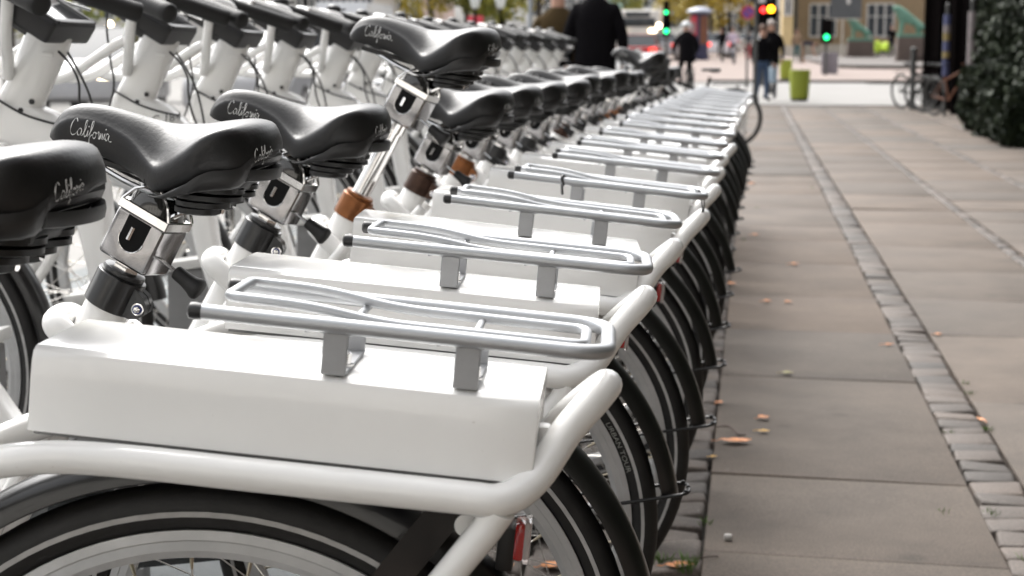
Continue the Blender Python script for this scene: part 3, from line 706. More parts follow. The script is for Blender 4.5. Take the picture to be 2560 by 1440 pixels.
for nm in('slab','sett'):   # every stone its own tone, speckles, stains
    n=M[nm].node_tree; b=n.nodes['Principled BSDF']; g=n.nodes.new('ShaderNodeNewGeometry'); tc=n.nodes.new('ShaderNodeTexCoord')
    r=n.nodes.new('ShaderNodeValToRGB'); e=r.color_ramp.elements
    if nm=='slab': e[0].color=(.064,.053,.044,1); e[1].color=(.096,.071,.053,1)
    else: e[0].color=(.046,.039,.034,1); e[1].color=(.094,.074,.061,1)
    n.links.new(g.outputs['Random Per Island'],r.inputs[0])
    nz=n.nodes.new('ShaderNodeTexNoise'); nz.inputs['Scale'].default_value=2.2; nz.inputs['Detail'].default_value=8; nz.inputs['Roughness'].default_value=.7
    n.links.new(tc.outputs['Object'],nz.inputs['Vector'])
    mr=n.nodes.new('ShaderNodeMapRange'); mr.inputs[1].default_value=.3; mr.inputs[2].default_value=.7; mr.inputs[3].default_value=.66; mr.inputs[4].default_value=1.26
    n.links.new(nz.outputs[0],mr.inputs[0])
    mx=n.nodes.new('ShaderNodeVectorMath'); mx.operation='SCALE'; n.links.new(r.outputs[0],mx.inputs[0]); n.links.new(mr.outputs[0],mx.inputs['Scale'])
    v=n.nodes.new('ShaderNodeTexNoise'); v.inputs['Scale'].default_value=240; v.inputs['Detail'].default_value=2; n.links.new(tc.outputs['Object'],v.inputs['Vector'])
    mr2=n.nodes.new('ShaderNodeMapRange'); mr2.inputs[1].default_value=.35; mr2.inputs[2].default_value=.68; mr2.inputs[3].default_value=.72; mr2.inputs[4].default_value=1.36; n.links.new(v.outputs[0],mr2.inputs[0])
    m2=n.nodes.new('ShaderNodeVectorMath'); m2.operation='SCALE'; n.links.new(mx.outputs[0],m2.inputs[0]); n.links.new(mr2.outputs[0],m2.inputs['Scale'])
    w=n.nodes.new('ShaderNodeTexVoronoi'); w.inputs['Scale'].default_value=9; n.links.new(tc.outputs['Object'],w.inputs['Vector'])
    lt=n.nodes.new('ShaderNodeMath'); lt.operation='LESS_THAN'; lt.inputs[1].default_value=.035; n.links.new(w.outputs['Distance'],lt.inputs[0])
    mc=n.nodes.new('ShaderNodeMixRGB'); mc.inputs[2].default_value=(.22,.205,.19,1); lm=n.nodes.new('ShaderNodeMath'); lm.operation='MULTIPLY'; lm.inputs[1].default_value=.55
    w2=n.nodes.new('ShaderNodeTexVoronoi'); w2.inputs['Scale'].default_value=3.1; n.links.new(tc.outputs['Object'],w2.inputs['Vector'])
    l2=n.nodes.new('ShaderNodeMapRange'); l2.inputs[1].default_value=.05; l2.inputs[2].default_value=.11; l2.inputs[3].default_value=.72; l2.inputs[4].default_value=1; n.links.new(w2.outputs['Distance'],l2.inputs[0])
    m3=n.nodes.new('ShaderNodeVectorMath'); m3.operation='SCALE'; n.links.new(m2.outputs[0],m3.inputs[0]); n.links.new(l2.outputs[0],m3.inputs['Scale']); m2=m3
    n.links.new(lt.outputs[0],lm.inputs[0]); n.links.new(lm.outputs[0],mc.inputs[0]); n.links.new(m2.outputs[0],mc.inputs[1]); n.links.new(mc.outputs[0],b.inputs['Base Color'])

# ---- ground sheet reaching the horizon, rising gently beyond the crossing
def sheet(name,x0,x1,y0,y1,z,m,nx=1,step=5):
    q=MB(); ys=[]; y=y0
    while y<y1: ys.append(y); y+=step if y>40 else 40-y if 0<40-y<step else step
    ys.append(y1); vs=[];fs=[]
    for y in ys:
        for x in(x0,x1): vs.append((x,y,zg(y)+z))
    for i in range(len(ys)-1): fs.append((2*i,2*i+1,2*i+3,2*i+2))
    q.add(vs,fs); return tag(q.build(name,m,None,smooth=0),kind='structure')
sheet('ground',-900,900,-60,2400,-.055,'road',step=20)
sheet('pavement_bed',-.75,3.9,-4,36,-.030,'joint')
rng=random.Random(3)
def stones(name,m,cells,th,jz=.0015,tilt=.004,bev=.004):
    q=MB()
    for (x0,x1,y0,y1,sk) in cells:
        dz=rng.uniform(-jz,jz); tx=rng.uniform(-tilt,tilt)*(x1-x0); ty=rng.uniform(-tilt,tilt)*(y1-y0)
        def c(x,y): return (x, y-(x-x0+.0)*0 - sk*(x+.09))
        P=[(x0,y0),(x1,y0),(x1,y1),(x0,y1)]; n=4
        jit=[(rng.uniform(-1,1)*bev*.8,rng.uniform(-1,1)*bev*.8) for _ in P] if m=='sett' else [(0,0)]*4
        P=[(a+j[0],b+j[1]) for (a,b),j in zip(P,jit)]
        cx=(x0+x1)/2; cy=(y0+y1)/2; vs=[]
        for lv,(ins,z) in enumerate(((0,-th),(0,-bev*1.1),(bev*.45,-bev*.35),(bev*1.3,0),)):
            for (a,b) in P:
                ax=a+(ins if a<cx else -ins); by=b+(ins if b<cy else -ins); p=c(ax,by)
                vs.append((p[0],p[1],z+dz+(tx if a>cx else -tx)*(lv>0)+(ty if b>cy else -ty)*(lv>0)))
        if m=='sett': vs.append((c(cx,cy)[0],c(cx,cy)[1],dz+rng.uniform(.001,.004)))
        fs=[]
        for l in range(3):
            for k in range(4): fs.append((l*4+k,l*4+(k+1)%4,(l+1)*4+(k+1)%4,(l+1)*4+k))
        if m=='sett': fs+=[(12+k,12+(k+1)%4,16) for k in range(4)]
        else: fs.append((12,13,14,15))
        q.add(vs,fs)
    return tag(q.build(name,m,None,smooth=50 if m=='sett' else 30),kind='structure')
cells=[]
SK=.066
def band(x0,x1,Ls,off,y0=-2.,y1=35.5,g=.0042):
    y=y0+off; i=0
    for Yj in Ls: pass
    y=y0; js=[y0]
    a=[l for l in Ls]; 
    cur=a[-1]; js=a[:]
    while js[0]>y0: js.insert(0,js[0]-rng.choice((.7,1.0,1.3,1.3)))
    while js[-1]<y1: js.append(js[-1]+rng.choice((.8,1.0,1.25,1.3)))
    for u,v in zip(js,js[1:]): cells.append((x0+g/2,x1-g/2,u+g/2,min(v,y1)-g/2,SK*.9))
band(-.088,.553,[2.8,3.545,4.245,5.58,6.55,7.49,8.72,9.75],0)
band(.689,1.375,[2.2,3.4,4.1,5.30,6.56,7.55,8.52,9.6],0)
band(1.45,2.165,[5.2,6.4,7.6,8.6,9.9],0)
band(2.24,2.95,[5.9,7.1,8.0,9.2],0)
band(2.96,3.75,[6.1,7.3,8.3,9.5],0)
stones('pavement','slab',cells,.05,jz=.002,tilt=.003,bev=.003)
cells=[]; y=-1
while y<35.5:
    l=rng.uniform(.095,.130); cells.append((.556+rng.uniform(0,.006),.686-rng.uniform(0,.006),y,y+l-rng.uniform(.006,.012),.02)); y+=l
for (a,b) in((1.378,1.447),(2.168,2.238)):
    y=-1
    while y<35.5: l=rng.uniform(.10,.15); cells.append((a+.002,b-.002,y,y+l-.009,.02)); y+=l
stones('sett_strip','sett',cells,.05,jz=.003,tilt=.03,bev=.008)
cells=[]
for k in range(5):
    x0=-.205-.125*k; y=-1
    while y<(24 if k<2 else 12):
        l=rng.uniform(.085,.125); cells.append((x0+rng.uniform(.0,.008),x0+.118-rng.uniform(0,.008),y,y+l-rng.uniform(.005,.011),0)); y+=l
stones('kerb_setts','sett',cells,.05,jz=.004,tilt=.05,bev=.009)
q=MB(); q.box((-.79,15,-.02),(.12,40,.03)); tag(q.build('kerb','kerbstone',None,smooth=0),kind='structure')
sheet('side_road',-60,3.6,36,56,-.012,'road',step=4)
sheet('square',-8,40,56.2,330,.012,'plaza')
sheet('street',-60,-3.4,-20,36,-.035,'road',step=8)
sheet('parking_lane',-3.4,-.85,-20,36,-.030,'asphalt',step=8)
q=MB(); q.box((1.2,35.75,-.0),(5,.28,.03)); q.box((8,56,zg(56)+.03),(19,.35,.09)); tag(q.build('kerb_line','kerbstone',None,smooth=0),kind='structure')
# low stepped platform on the square
q=MB()
zp=zg(76)
poly=[(3.75,76.0),(4.4,75.0),(5.6,74.4),(14,74.0),(14,101),(2.6,101),(3.2,84)]
for (o,z0,z1) in((0,zp-.1,zp+.16),):
    n=len(poly); vs=[(a,b,z0) for a,b in poly]+[(a,b,z1+(b-75)*.0142) for a,b in poly]
    q.add(vs,[tuple(range(n)),tuple(range(2*n-1,n-1,-1))]+[(i,(i+1)%n,(i+1)%n+n,i+n) for i in range(n)])
tag(q.build('raised_platform','kerbstone',None,smooth=0),kind='structure')
ZP=lambda Y: zp+.16+(Y-75)*.0142

# ---- leaves, twigs, grass
mat('leaf_orange',(.52,.21,.075),.6,var=.3,vscale=60); mat('leaf_yellow',(.55,.33,.08),.6,var=.3,vscale=60); mat('leaf_olive',(.22,.20,.09),.7,var=.3,vscale=60)
mat('twig',(.06,.04,.03),.8); mat('grass',(.09,.17,.03),.6,var=.3,vscale=20); mat('pebble',(.40,.38,.36),.8,var=.1,vscale=60)
def leaf(p,L,wd,a,m,label,group='fallen leaves on the pavement',curl=.35):
    q=MB(); n=9; vs=[];fs=[]
    for i in range(n):
        t=i/(n-1); w=wd*math.sin(PI*min(1,t*1.02+.02))**.7*(1+.12*math.sin(i*2.3)); x=(t-.5)*L
        z0=curl*L*.25*(math.cos((t-.5)*PI)*0+ (2*t-1)**2)
        for s in(-1,-.5,0,.5,1): vs.append((x,s*w,.003+z0+abs(s)**1.5*w*.35*curl*2+ .001*math.sin(i+s*3)))
    for i in range(n-1):
        for k in range(4): fs.append((i*5+k,i*5+k+1,i*5+k+6,i*5+k+5))
    q.add(vs,fs); q.tube([(-.5*L,0,.003+curl*L*.25),(-.62*L,.1*L,.003),(-.8*L,.12*L,.004)],.0012,5)
    me=q.build('fallen_leaf',m,None,smooth=60,loc=p); me.rotation_euler.z=a
    return tag(me,label,'leaf',group)
LV=[(1840,1110,.085,.022,.1,'leaf_orange','long orange leaf beside the dark twig by the nearest mudguards'),
(1909,1050,.038,.018,.7,'leaf_orange','small curled orange leaf above the yellow crescent leaf'),
(1908,1084,.036,.011,0,'leaf_yellow','small yellow crescent leaf between two orange leaves'),
(1968,938,.044,.018,.2,'leaf_olive','crumpled olive leaf lying on a slab joint'),
(1985,664,.05,.02,.3,'leaf_orange','blurred orange leaf mid pavement beyond the others'),
(1917,757,.04,.018,.2,'leaf_orange','orange leaf left of its paler neighbour in mid pavement'),
(1971,758,.036,.016,1.1,'leaf_orange','pale orange leaf right of its neighbour in mid pavement'),
(1888,590,.05,.02,.4,'leaf_orange','far orange leaf near the row of rear wheels'),
(1830,713,.045,.02,.9,'leaf_orange','orange leaf on the joint beside the mudguards'),
(1700,1424,.06,.02,.2,'leaf_orange','torn orange leaf beside the grass tuft at the bottom edge'),
(1380,1424,.05,.02,.5,'leaf_orange','orange leaf on the setts behind the nearest spokes'),
(1258,1425,.05,.022,1.9,'leaf_orange','orange leaf under the nearest bicycle frame stay'),
(1500,1170,.05,.03,.6,'leaf_yellow','yellow leaf seen through the second rear wheel'),
(1783,1148,.022,.008,.4,'leaf_yellow','tiny yellow leaf on the joint next to the setts'),
(2453,1055,.05,.008,2.0,'leaf_orange','thin orange leaf in the sett strip on the right'),
(2220,866,.04,.01,.3,'leaf_orange','faint thin leaf on the slab left of the sett strip'),
(2345,840,.03,.012,.3,'leaf_orange','small leaf at the right edge of the sett strip'),
(1880,461,.06,.025,.3,'leaf_orange','farthest orange leaf by the dark tyres'),
(1797,1012,.04,.012,1.3,'leaf_orange','reddish leaf stuck in the joint beside the second mudguard end')]
for (x,y,L,w,a,m_,lb) in LV:
    p=on(x,y); leaf((p.x,p.y,.004),L,w,a,m_,lb)
q=MB(); q.tube(spline([on(1790,1078)+Vector((0,0,.012)),on(1822,1082)+Vector((0,0,.018)),on(1845,1095)+Vector((0,0,.010)),on(1862,1094)+Vector((0,0,.008))],4),[.002]*3+[.003]*10,6)
tag(q.build('twig','twig',None),'dark crooked twig lying behind the long orange leaf','twig','twigs on the pavement')
q=MB(); q.tube(spline([on(1735,1405)+Vector((0,0,.006)),on(1770,1402)+Vector((0,0,.009)),on(1795,1397)+Vector((0,0,.005))],4),.0015,6)
tag(q.build('twig','twig',None),'thin twig beside the grass tuft at the bottom edge','twig','twigs on the pavement')
q=MB(); p=on(1820,1352); q.rbox((p.x,p.y,.008),(.018,.016,.016),.006); tag(q.build('pebble','pebble',None,smooth=60),'pale pebble near the bottom left of the pavement','pebble')
q=MB()
def tuft(x,y,n,h,sp):
    p=on(x,y)
    for _ in range(n):
        a=rng.uniform(0,2*PI); r=rng.uniform(0,sp); b=Vector((p.x+r*math.cos(a)*.6,p.y+r*math.sin(a),0)); l=h*rng.uniform(.5,1); d=Vector((math.cos(a)*.5,math.sin(a)*.5,1)).normalized()
        e=b+d*l+Vector((rng.uniform(-.01,.01),0,-.1*l)); s_=Vector((.0009,.0003,0)); md=(b+e)/2+Vector((0,0,l*.1))
        q.add([b-s_,b+s_,md+s_*.8,md-s_*.8,e],[(0,1,2,3),(3,2,4)])
tuft(1718,1425,70,.045,.035); tuft(1655,1405,45,.032,.04)
for (x,y,n) in((2470,1075,22),(2425,985,16),(2410,960,14),(2478,1285,16),(2375,1082,10),(2360,1280,8),(2560,1400,10),(2030,470,20),(1955,300,30),(1890,520,10),(1860,600,8),(1764,1310,14)): tuft(x,y,n,.018,.03)
tag(q.build('grass','grass',None,smooth=0),kind='stuff')

# ---- generic materials
for a in(('brick_tan',(.30,.21,.12),.85),('stone_pale',(.50,.46,.40),.8),('render_white',(.66,.64,.60),.8),('render_pink',(.52,.40,.36),.8),('render_cream',(.60,.47,.25),.8),('far_grey',(.52,.53,.55),.8),('far_green',(.36,.52,.46),.8),
  ('window_glass',(.05,.06,.07),.1),('frame_white',(.68,.67,.64),.5),('roof_dark',(.09,.085,.09),.7),('iron_dark',(.006,.005,.005),.6),('wood_dark',(.010,.007,.006),.9),('steel_pole',(.30,.32,.34),.45),('pole_grey',(.06,.06,.057),.6),('copper_green',(.11,.22,.165),.85),('plinth',(.10,.075,.064),.9),
  ('bin_green',(.26,.30,.025),.6),('bin_dark',(.02,.02,.02),.6),('banner',(.085,.09,.095),.7),('cabinet',(.2,.18,.2),.6),('car_white',(.62,.63,.65),.25),('car_silver',(.33,.33,.34),.25),('car_red',(.42,.03,.03),.3),('car_glass',(.03,.035,.04),.08),
  ('skin',(.42,.24,.17),.6),('cloth_black',(.006,.0055,.0065),.95),('cloth_navy',(.015,.017,.035),.85),('cloth_olive',(.055,.038,.019),.95),('cloth_grey',(.055,.055,.06),.9),('cloth_jeans',(.06,.09,.15),.9),('cloth_paleblue',(.30,.38,.45),.9),('cloth_lilac',(.42,.34,.42),.9),('cloth_hivis',(.52,.70,.05),.7),('cloth_red',(.4,.03,.04),.8),('cloth_teal',(.05,.12,.13),.9),('cloth_tan',(.25,.17,.11),.9),
  ('hair_brown',(.10,.05,.03),.7),('hair_grey',(.36,.31,.28),.7),('helmet_white',(.62,.64,.65),.3),('bark',(.06,.05,.04),.9),('poster_blue',(.07,.08,.17),.7),('poster_yellow',(.25,.19,.07),.7),('poster_white',(.24,.21,.21),.7),('poster_teal',(.07,.12,.13),.7),('poster_red',(.55,.05,.07),.6),('poster_orange',(.16,.06,.03),.7),('poster_navy',(.03,.03,.07),.6),('cap_grey',(.22,.24,.30),.5),('sign_red',(.45,.03,.05),.5),('sign_blue',(.06,.05,.25),.5),('lamp_glass',(.66,.68,.66),.2)):
    mat(a[0],a[1],a[2],var=.08,vscale=2)
for nm in('iron_dark','wood_dark','cloth_black','cloth_olive','cloth_grey','cloth_navy','cloth_jeans'): M[nm].node_tree.nodes['Principled BSDF'].inputs['Specular IOR Level'].default_value=.04
for nm in('iron_dark','wood_dark'):
    n=M[nm].node_tree; b=n.nodes['Principled BSDF']; d=n.nodes.new('ShaderNodeBsdfDiffuse'); src=b.inputs['Base Color'].links[0].from_socket
    n.links.new(src,d.inputs['Color']); n.links.new(d.outputs[0],n.nodes['Material Output'].inputs['Surface'])
mat('tail_red',(.5,.02,.02),.3,emit=(1,.05,.03),estr=1.2); mat('lamp_green',(.02,.3,.1),.4,emit=(.02,1,.28),estr=1.9); mat('lamp_amber',(.8,.3,.02),.4,emit=(1,.36,.01),estr=4.5); mat('lamp_red',(.6,.02,.02),.4,emit=(1,.03,.03),estr=1.9); mat('lamp_warm',(.9,.8,.6),.4,emit=(1,.80,.52),estr=4); mat('lamp_yellow_core',(1,.8,.2),.4,emit=(1,.62,.05),estr=24)
# brick courses on the tan facade
n=M['brick_tan'].node_tree; b=n.nodes['Principled BSDF']; bt=n.nodes.new('ShaderNodeTexBrick'); bt.inputs['Scale'].default_value=1; bt.inputs['Brick Width'].default_value=.25; bt.inputs['Row Height'].default_value=.09; bt.inputs['Mortar Size'].default_value=.012
bt.inputs['Color1'].default_value=(.27,.19,.105,1); bt.inputs['Color2'].default_value=(.33,.235,.13,1); bt.inputs['Mortar'].default_value=(.25,.20,.14,1)
tc=n.nodes.new('ShaderNodeTexCoord'); mp=n.nodes.new('ShaderNodeMapping'); mp.inputs['Rotation'].default_value=(PI/2,0,0); n.links.new(tc.outputs['Object'],mp.inputs[0]); n.links.new(mp.outputs[0],bt.inputs[0]); n.links.new(bt.outputs[0],b.inputs['Base Color'])

# ---- people
def person(loc,face,label,top='cloth_black',legs='cloth_grey',hair='hair_brown',h=1.75,pose='stand',group=None,hairh=.93,helmet=None,bag=None,bulk=1.0,coat=False):
    "face: heading angle about z. One continuous skinned body; hair, shoes and bag are children"
    root=empty('person',loc,(0,0,face)); k=h/1.75
    J={'pel':(0,0,.93),'waist':(0,0,1.08),'chest':(.02,0,1.28),'neck':(.0,0,1.49),'head0':(.015,0,1.58),'head1':(.02,0,1.70)}
    legpts=lambda s,a:[(0.0,.09*s,.90),(.03+.02*a,.10*s,.50),(-.01+.05*a,.11*s,.09),(.14+.05*a,.13*s,.04)]
    armpts=lambda s:[(0,.19*s,1.43),(-.02,.265*s,1.16),(.06,.275*s,.92),(.09,.265*s,.84)]
    if pose=='bend':
        J={'pel':(0,0,.90),'waist':(.12,0,1.02),'chest':(.32,0,1.02),'neck':(.52,0,.98),'head0':(.60,0,.93),'head1':(.70,0,.88)}
        armpts=lambda s:[(.45,.17*s,.95),(.48,.19*s,.70),(.58,.16*s,.48),(.62,.15*s,.40)]
    if pose=='crouch':
        J={'pel':(-.1,0,.32),'waist':(0,0,.45),'chest':(.12,0,.64),'neck':(.2,0,.82),'head0':(.24,0,.90),'head1':(.28,0,1.01)}
        legpts=lambda s,a:[(-.05,.09*s,.30),(.32,.16*s,.50),(.08,.14*s,.09),(.22,.15*s,.04)]
        armpts=lambda s:[(.15,.18*s,.77),(.30,.22*s,.55),(.46,.16*s,.40),(.53,.14*s,.36)]
    if pose=='ride':
        J={'pel':(0,0,.98),'waist':(.05,0,1.12),'chest':(.14,0,1.32),'neck':(.20,0,1.52),'head0':(.23,0,1.60),'head1':(.25,0,1.73)}
        legpts=lambda s,a:[(0,.09*s,.95),(.36,.12*s,.72 if a>0 else .84),(.18+.1*a,.12*s,.34+.1*(a<0)),(.33+.1*a,.12*s,.28+.1*(a<0))]
        armpts=lambda s:[(.16,.19*s,1.45),(.24,.29*s,1.22),(.46,.27*s,1.08),(.55,.26*s,1.07)]
    V=[];E_=[];RD=[]
    def v(p,r,r2=None): V.append(Vector(p)*k); RD.append((r*k,(r2 or r)*k)); return len(V)-1
    a=v(J['pel'],.145*bulk,.125); b_=v(J['waist'],.14*bulk,.115); c=v(J['chest'],.165*bulk,.13); d=v(J['neck'],.06); e=v(J['head0'],.075); f=v(J['head1'],.088,.078)
    E_+=[(a,b_),(b_,c),(c,d),(d,e),(e,f)]
    nose=v(tuple(Vector(J['head0'])*.5+Vector(J['head1'])*.5+Vector((.10,0,-.01))),.014); E_.append((e,nose))
    for s in(1,-1):
        P=legpts(s,s); i0=a
        for p,r in zip(P,(.092,.062,.047,.036)): i=v(p,r); E_.append((i0,i)); i0=i
        P=armpts(s); i0=c
        for p,r in zip(P,(.066*bulk,.050*bulk,.036,.030)): i=v(p,r); E_.append((i0,i)); i0=i
        hd=Vector(P[-1]); dr=(hd-Vector(P[-2])).normalized()
        for t,l in((-.022,.075),(-.008,.085),(.006,.082),(.02,.066)):
            j=v(hd+dr*l*.5+Vector((t,0,0)),.010); j2=v(hd+dr*l+Vector((t*1.1,-.012*s,0)),.008); E_+=[(i0,j),(j,j2)]
        j=v(hd+dr*.03+Vector((.035,-.01*s,0)),.010); E_.append((i0,j))
    me=bpy.data.meshes.new('body'); me.from_pydata(V,E_,[]); o=bpy.data.objects.new('body',me); COL.objects.link(o)
    md=o.modifiers.new('s','SKIN'); sv=me.skin_vertices[0].data
    for i,(r1,r2) in enumerate(RD): sv[i].radius=(r1,r2)
    sv[0].use_root=True
    sb=o.modifiers.new('b','SUBSURF'); sb.levels=2; sb.render_levels=2
    dg=bpy.context.evaluated_depsgraph_get(); m2=bpy.data.meshes.new_from_object(o.evaluated_get(dg)); o.modifiers.clear(); o.data=m2; o.parent=root
    for nm in(top,legs,'skin','cloth_black'): m2.materials.append(M[nm])
    hands=[Vector(armpts(s)[-1])*k for s in(1,-1)]; nk=Vector(J['neck'])*k; pel=Vector(J['pel'])*k; hd0=Vector(J['head0'])*k; wst=Vector(J['waist'])*k
    hdir=(Vector(J['head1'])-Vector(J['neck'])).normalized(); tdir=(Vector(J['chest'])-Vector(J['pel'])).normalized()
    feet=[Vector(legpts(s,s)[2])*k for s in(1,-1)]
    for p in m2.polygons:
        c_=p.center; p.use_smooth=True
        if (c_-nk).dot(hdir)>.02: p.material_index=2
        elif min((c_-h_).length for h_ in hands)<.11*k and (pose!='stand' or c_.z<.9*k): p.material_index=2
        elif c_.z<.10*k and min((c_-f_).length for f_ in feet)<.28*k: p.material_index=3
        elif (c_-pel).dot(tdir)<.02*k and abs(c_.y)<.23*k and not (pose in('stand',) and abs(c_.y)>.2*k): p.material_index=1
        else: p.material_index=0
    # hair or helmet cap
    q=MB(); hc=Vector(J['head1'])*k+Vector((-.012,0,.012))*k
    up_=hdir; rr=.098*k if not helmet else .125*k
    a1=up_.orthogonal().normalized(); prof=[(-.02*k,rr*.97),(.02*k,rr),(.05*k,rr*.86),(.078*k,rr*.55),(.090*k,.01)]
    q.lathe(hc,up_,prof,n=16)
    if helmet: q.lathe(hc,up_,[(-.03*k,rr*1.02),(-.02*k,rr*1.03),(-.0*k,rr*.99)],n=16)
    q.build('helmet' if helmet else 'hair',helmet or hair,root,smooth=60)
    if coat:
        q=MB(); secs=[]
        for z,rx,ry in((.80,.14,.20),(.95,.16,.205),(1.15,.17,.20),(1.32,.165,.215),(1.43,.14,.205),(1.50,.10,.14),(1.55,.07,.08)):
            secs.append([((rx*math.cos(2*PI*i/20)+(.05 if z>1 and pose=='ride' else 0)+(z-1)*(.15 if pose=='ride' else 0)+.008*math.sin(i*2.7+z*9))*k,(ry*math.sin(2*PI*i/20))*k,(z+(.05 if pose=='ride' else 0))*k) for i in range(20)])
        q.loft(secs); q.build('coat',top,root,smooth=60)
    if bag:
        q=MB(); q.rbox(Vector((-.02,.30,.62))*k,(.28,.10,.34),.03); q.tube([Vector((-.1,.3,.78))*k,Vector((0,.27,1.0))*k,Vector((.1,.3,.78))*k],.01,6); q.build('bag',bag,root)
    tag(root,label,'person',group); return root
G1='people standing or walking in the distance'
person((X(1394,17.5),17.5,0),R(95),'person in an olive brown jacket walking away left of the black-coated one','cloth_olive','cloth_grey',h=1.74,bulk=1.12,coat=True,group='pair of walkers seen from behind')
person((X(1488,17.2),17.2,0),R(88),'person in a black padded coat walking away, head cut by the top edge','cloth_black','cloth_black',h=1.84,bulk=1.32,coat=True,group='pair of walkers seen from behind')
p=on(1925,248); person((p.x,p.y,0),R(-100),'person in a black sweater and dark grey trousers standing beside the pole','cloth_black','cloth_grey','hair_grey',h=1.82,bulk=1.15,coat=True,group=G1)
p=on(1905,251); person((p.x-.02,p.y-.9,0),R(-60),'person in a black jacket and blue jeans between the pole and the grey-haired one','cloth_black','cloth_jeans','hair_brown',h=1.68,bag='cloth_paleblue',group=G1)
p=Vector((X(2228,99),99,ZP(99))); person(p,R(-70),'person in dark clothes standing between the two green lion statues','cloth_black','cloth_navy','hair_brown',group=G1)
person((X(2200,98),98,ZP(98)),R(150),'crouching person in a lime hi-vis jacket, left one of two','cloth_hivis','cloth_navy',pose='crouch',h=1.85,group=G1,bulk=1.3)
person((X(2212,99.4),99.4,ZP(99)),R(60),'crouching person in a lime hi-vis jacket, right one of two','cloth_hivis','cloth_navy',pose='crouch',h=1.7,group=G1,bulk=1.2)
person((X(1992,88),88,zg(88)),R(-80),'person in tan top and teal trousers beside the person bending over','cloth_tan','cloth_teal',h=1.7,group=G1)
person((X(2006,87),87,zg(87)),R(-5),'person in a navy jacket bending forward','cloth_navy','cloth_tan',pose='bend',h=1.8,group=G1)
person((X(1870,96),96,zg(96)),R(90),'small distant person in dark jacket and red shorts left of the grey pole','cloth_navy','cloth_red',h=1.6,group=G1)

# ---- ordinary bicycles (dark), for riders and the fence
def plain_bike(name,label,loc,rot,m='iron_dark',group=None,lean=0,acc=None):
    root=empty(name,loc,(lean,0,rot))
    f=MB(); rw,fwh=(0,0,.34),(1.06,0,.34)
    for a,b in(((.43,0,.28),(.28,0,.80)),((.43,0,.28),(.88,0,.72)),((.33,0,.62),(.86,0,.80)),((.88,0,.70),(.84,0,.92))): f.tube([a,b],.017,10)
    for s in MIR:
        f.tube([(.43,.03*s,.28),(0,.05*s,.34)],.009,8); f.tube([(.32,.02*s,.66),(0,.05*s,.34)],.008,8); f.tube(spline([(.89,.03*s,.70),(.95,.045*s,.52),(1.06,.05*s,.34)],3),.011,8)
    f.build('frame',acc or m,root)
    for nm,c in(('rear_wheel',rw),('front_wheel',fwh)):
        w=empty(nm,c); w.parent=root
        t=MB(); t.ring((0,0,0),[(.325+.018*math.cos(a),.018*math.sin(a)) for a in [2*PI*k/8 for k in range(8)]],n=40); t.build('tyre','tyre',w)
        t=MB(); t.ring((0,0,0),[(.31,-.01),(.31,.01),(.292,.01),(.292,-.01)],n=40); 
        for k in range(16): 
            a=2*PI*k/16; t.tube([(.02*math.cos(a+1),.02*(-1)**k,.02*math.sin(a+1)),(.293*math.cos(a),0,.293*math.sin(a))],.0014,4,caps=False)
        t.lathe((0,-.05,0),(0,1,0),[(0,.02),(.1,.02)],n=10); t.build('rim','pole_grey',w)
    g=MB(); g.rbox((.22,0,.88),(.10,.16,.05),.02); g.rbox((.31,0,.885),(.14,.05,.035),.015); g.build('saddle','saddle_vinyl',root)
    h=MB(); h.tube(spline([(.68,.28,.98),(.78,.27,1.0),(.86,.15,1.0),(.85,0,.97),(.86,-.15,1.0),(.78,-.27,1.0),(.68,-.28,.98)],4),.012,8); h.tube([(.84,0,.9),(.85,0,.98)],.014,8); h.build('handlebar',m,root)
    c=MB(); c.ring((.43,.05,.28),[(.09,-.003),(.09,.003),(.07,.003),(.07,-.003)],n=24); c.tube([(.43,.06,.28),(.53,.06,.14)],.008,6); c.tube([(.43,-.06,.28),(.33,-.06,.42)],.008,6); c.build('crankset',m,root)
    r=MB(); 
    for s in MIR: r.tube([(-.18,.05*s,.72),(.24,.05*s,.72)],.006,6); r.tube([(-.05,.05*s,.72),(0,.06*s,.36)],.005,6)
    r.build('rear_rack',m,root)
    tag(root,label,'bicycle',group); return root
# rider with white helmet
Yc=42; xc=X(1716,Yc)
plain_bike('bicycle','black bicycle under the rider with the white helmet',(xc+.15,Yc-.3,0),R(100),group=None)
person((xc+.02,Yc-.05,0),R(100),'cyclist in black jacket with a white helmet riding away','cloth_black','cloth_black',pose='ride',h=1.78,helmet='helmet_white',bulk=1.2,coat=True,group='cyclists in the street')
Yc=84; xc=X(1832,Yc)
plain_bike('bicycle','bicycle under the distant rider in a lilac top',(xc+.1,Yc-.3,zg(Yc)),R(95),'cap_grey')
person((xc,Yc,zg(Yc)),R(95),'distant cyclist in a lilac top','cloth_lilac','cloth_grey',pose='ride',h=1.75,group='cyclists in the street')
Yc=90; xc=X(1803,Yc)
plain_bike('bicycle','bicycle under the distant rider in black left of the lilac one',(xc+.1,Yc-.3,zg(Yc)),R(95))
person((xc,Yc,zg(Yc)),R(95),'distant cyclist in black left of the lilac top','cloth_black','cloth_black',pose='ride',h=1.7,group='cyclists in the street')
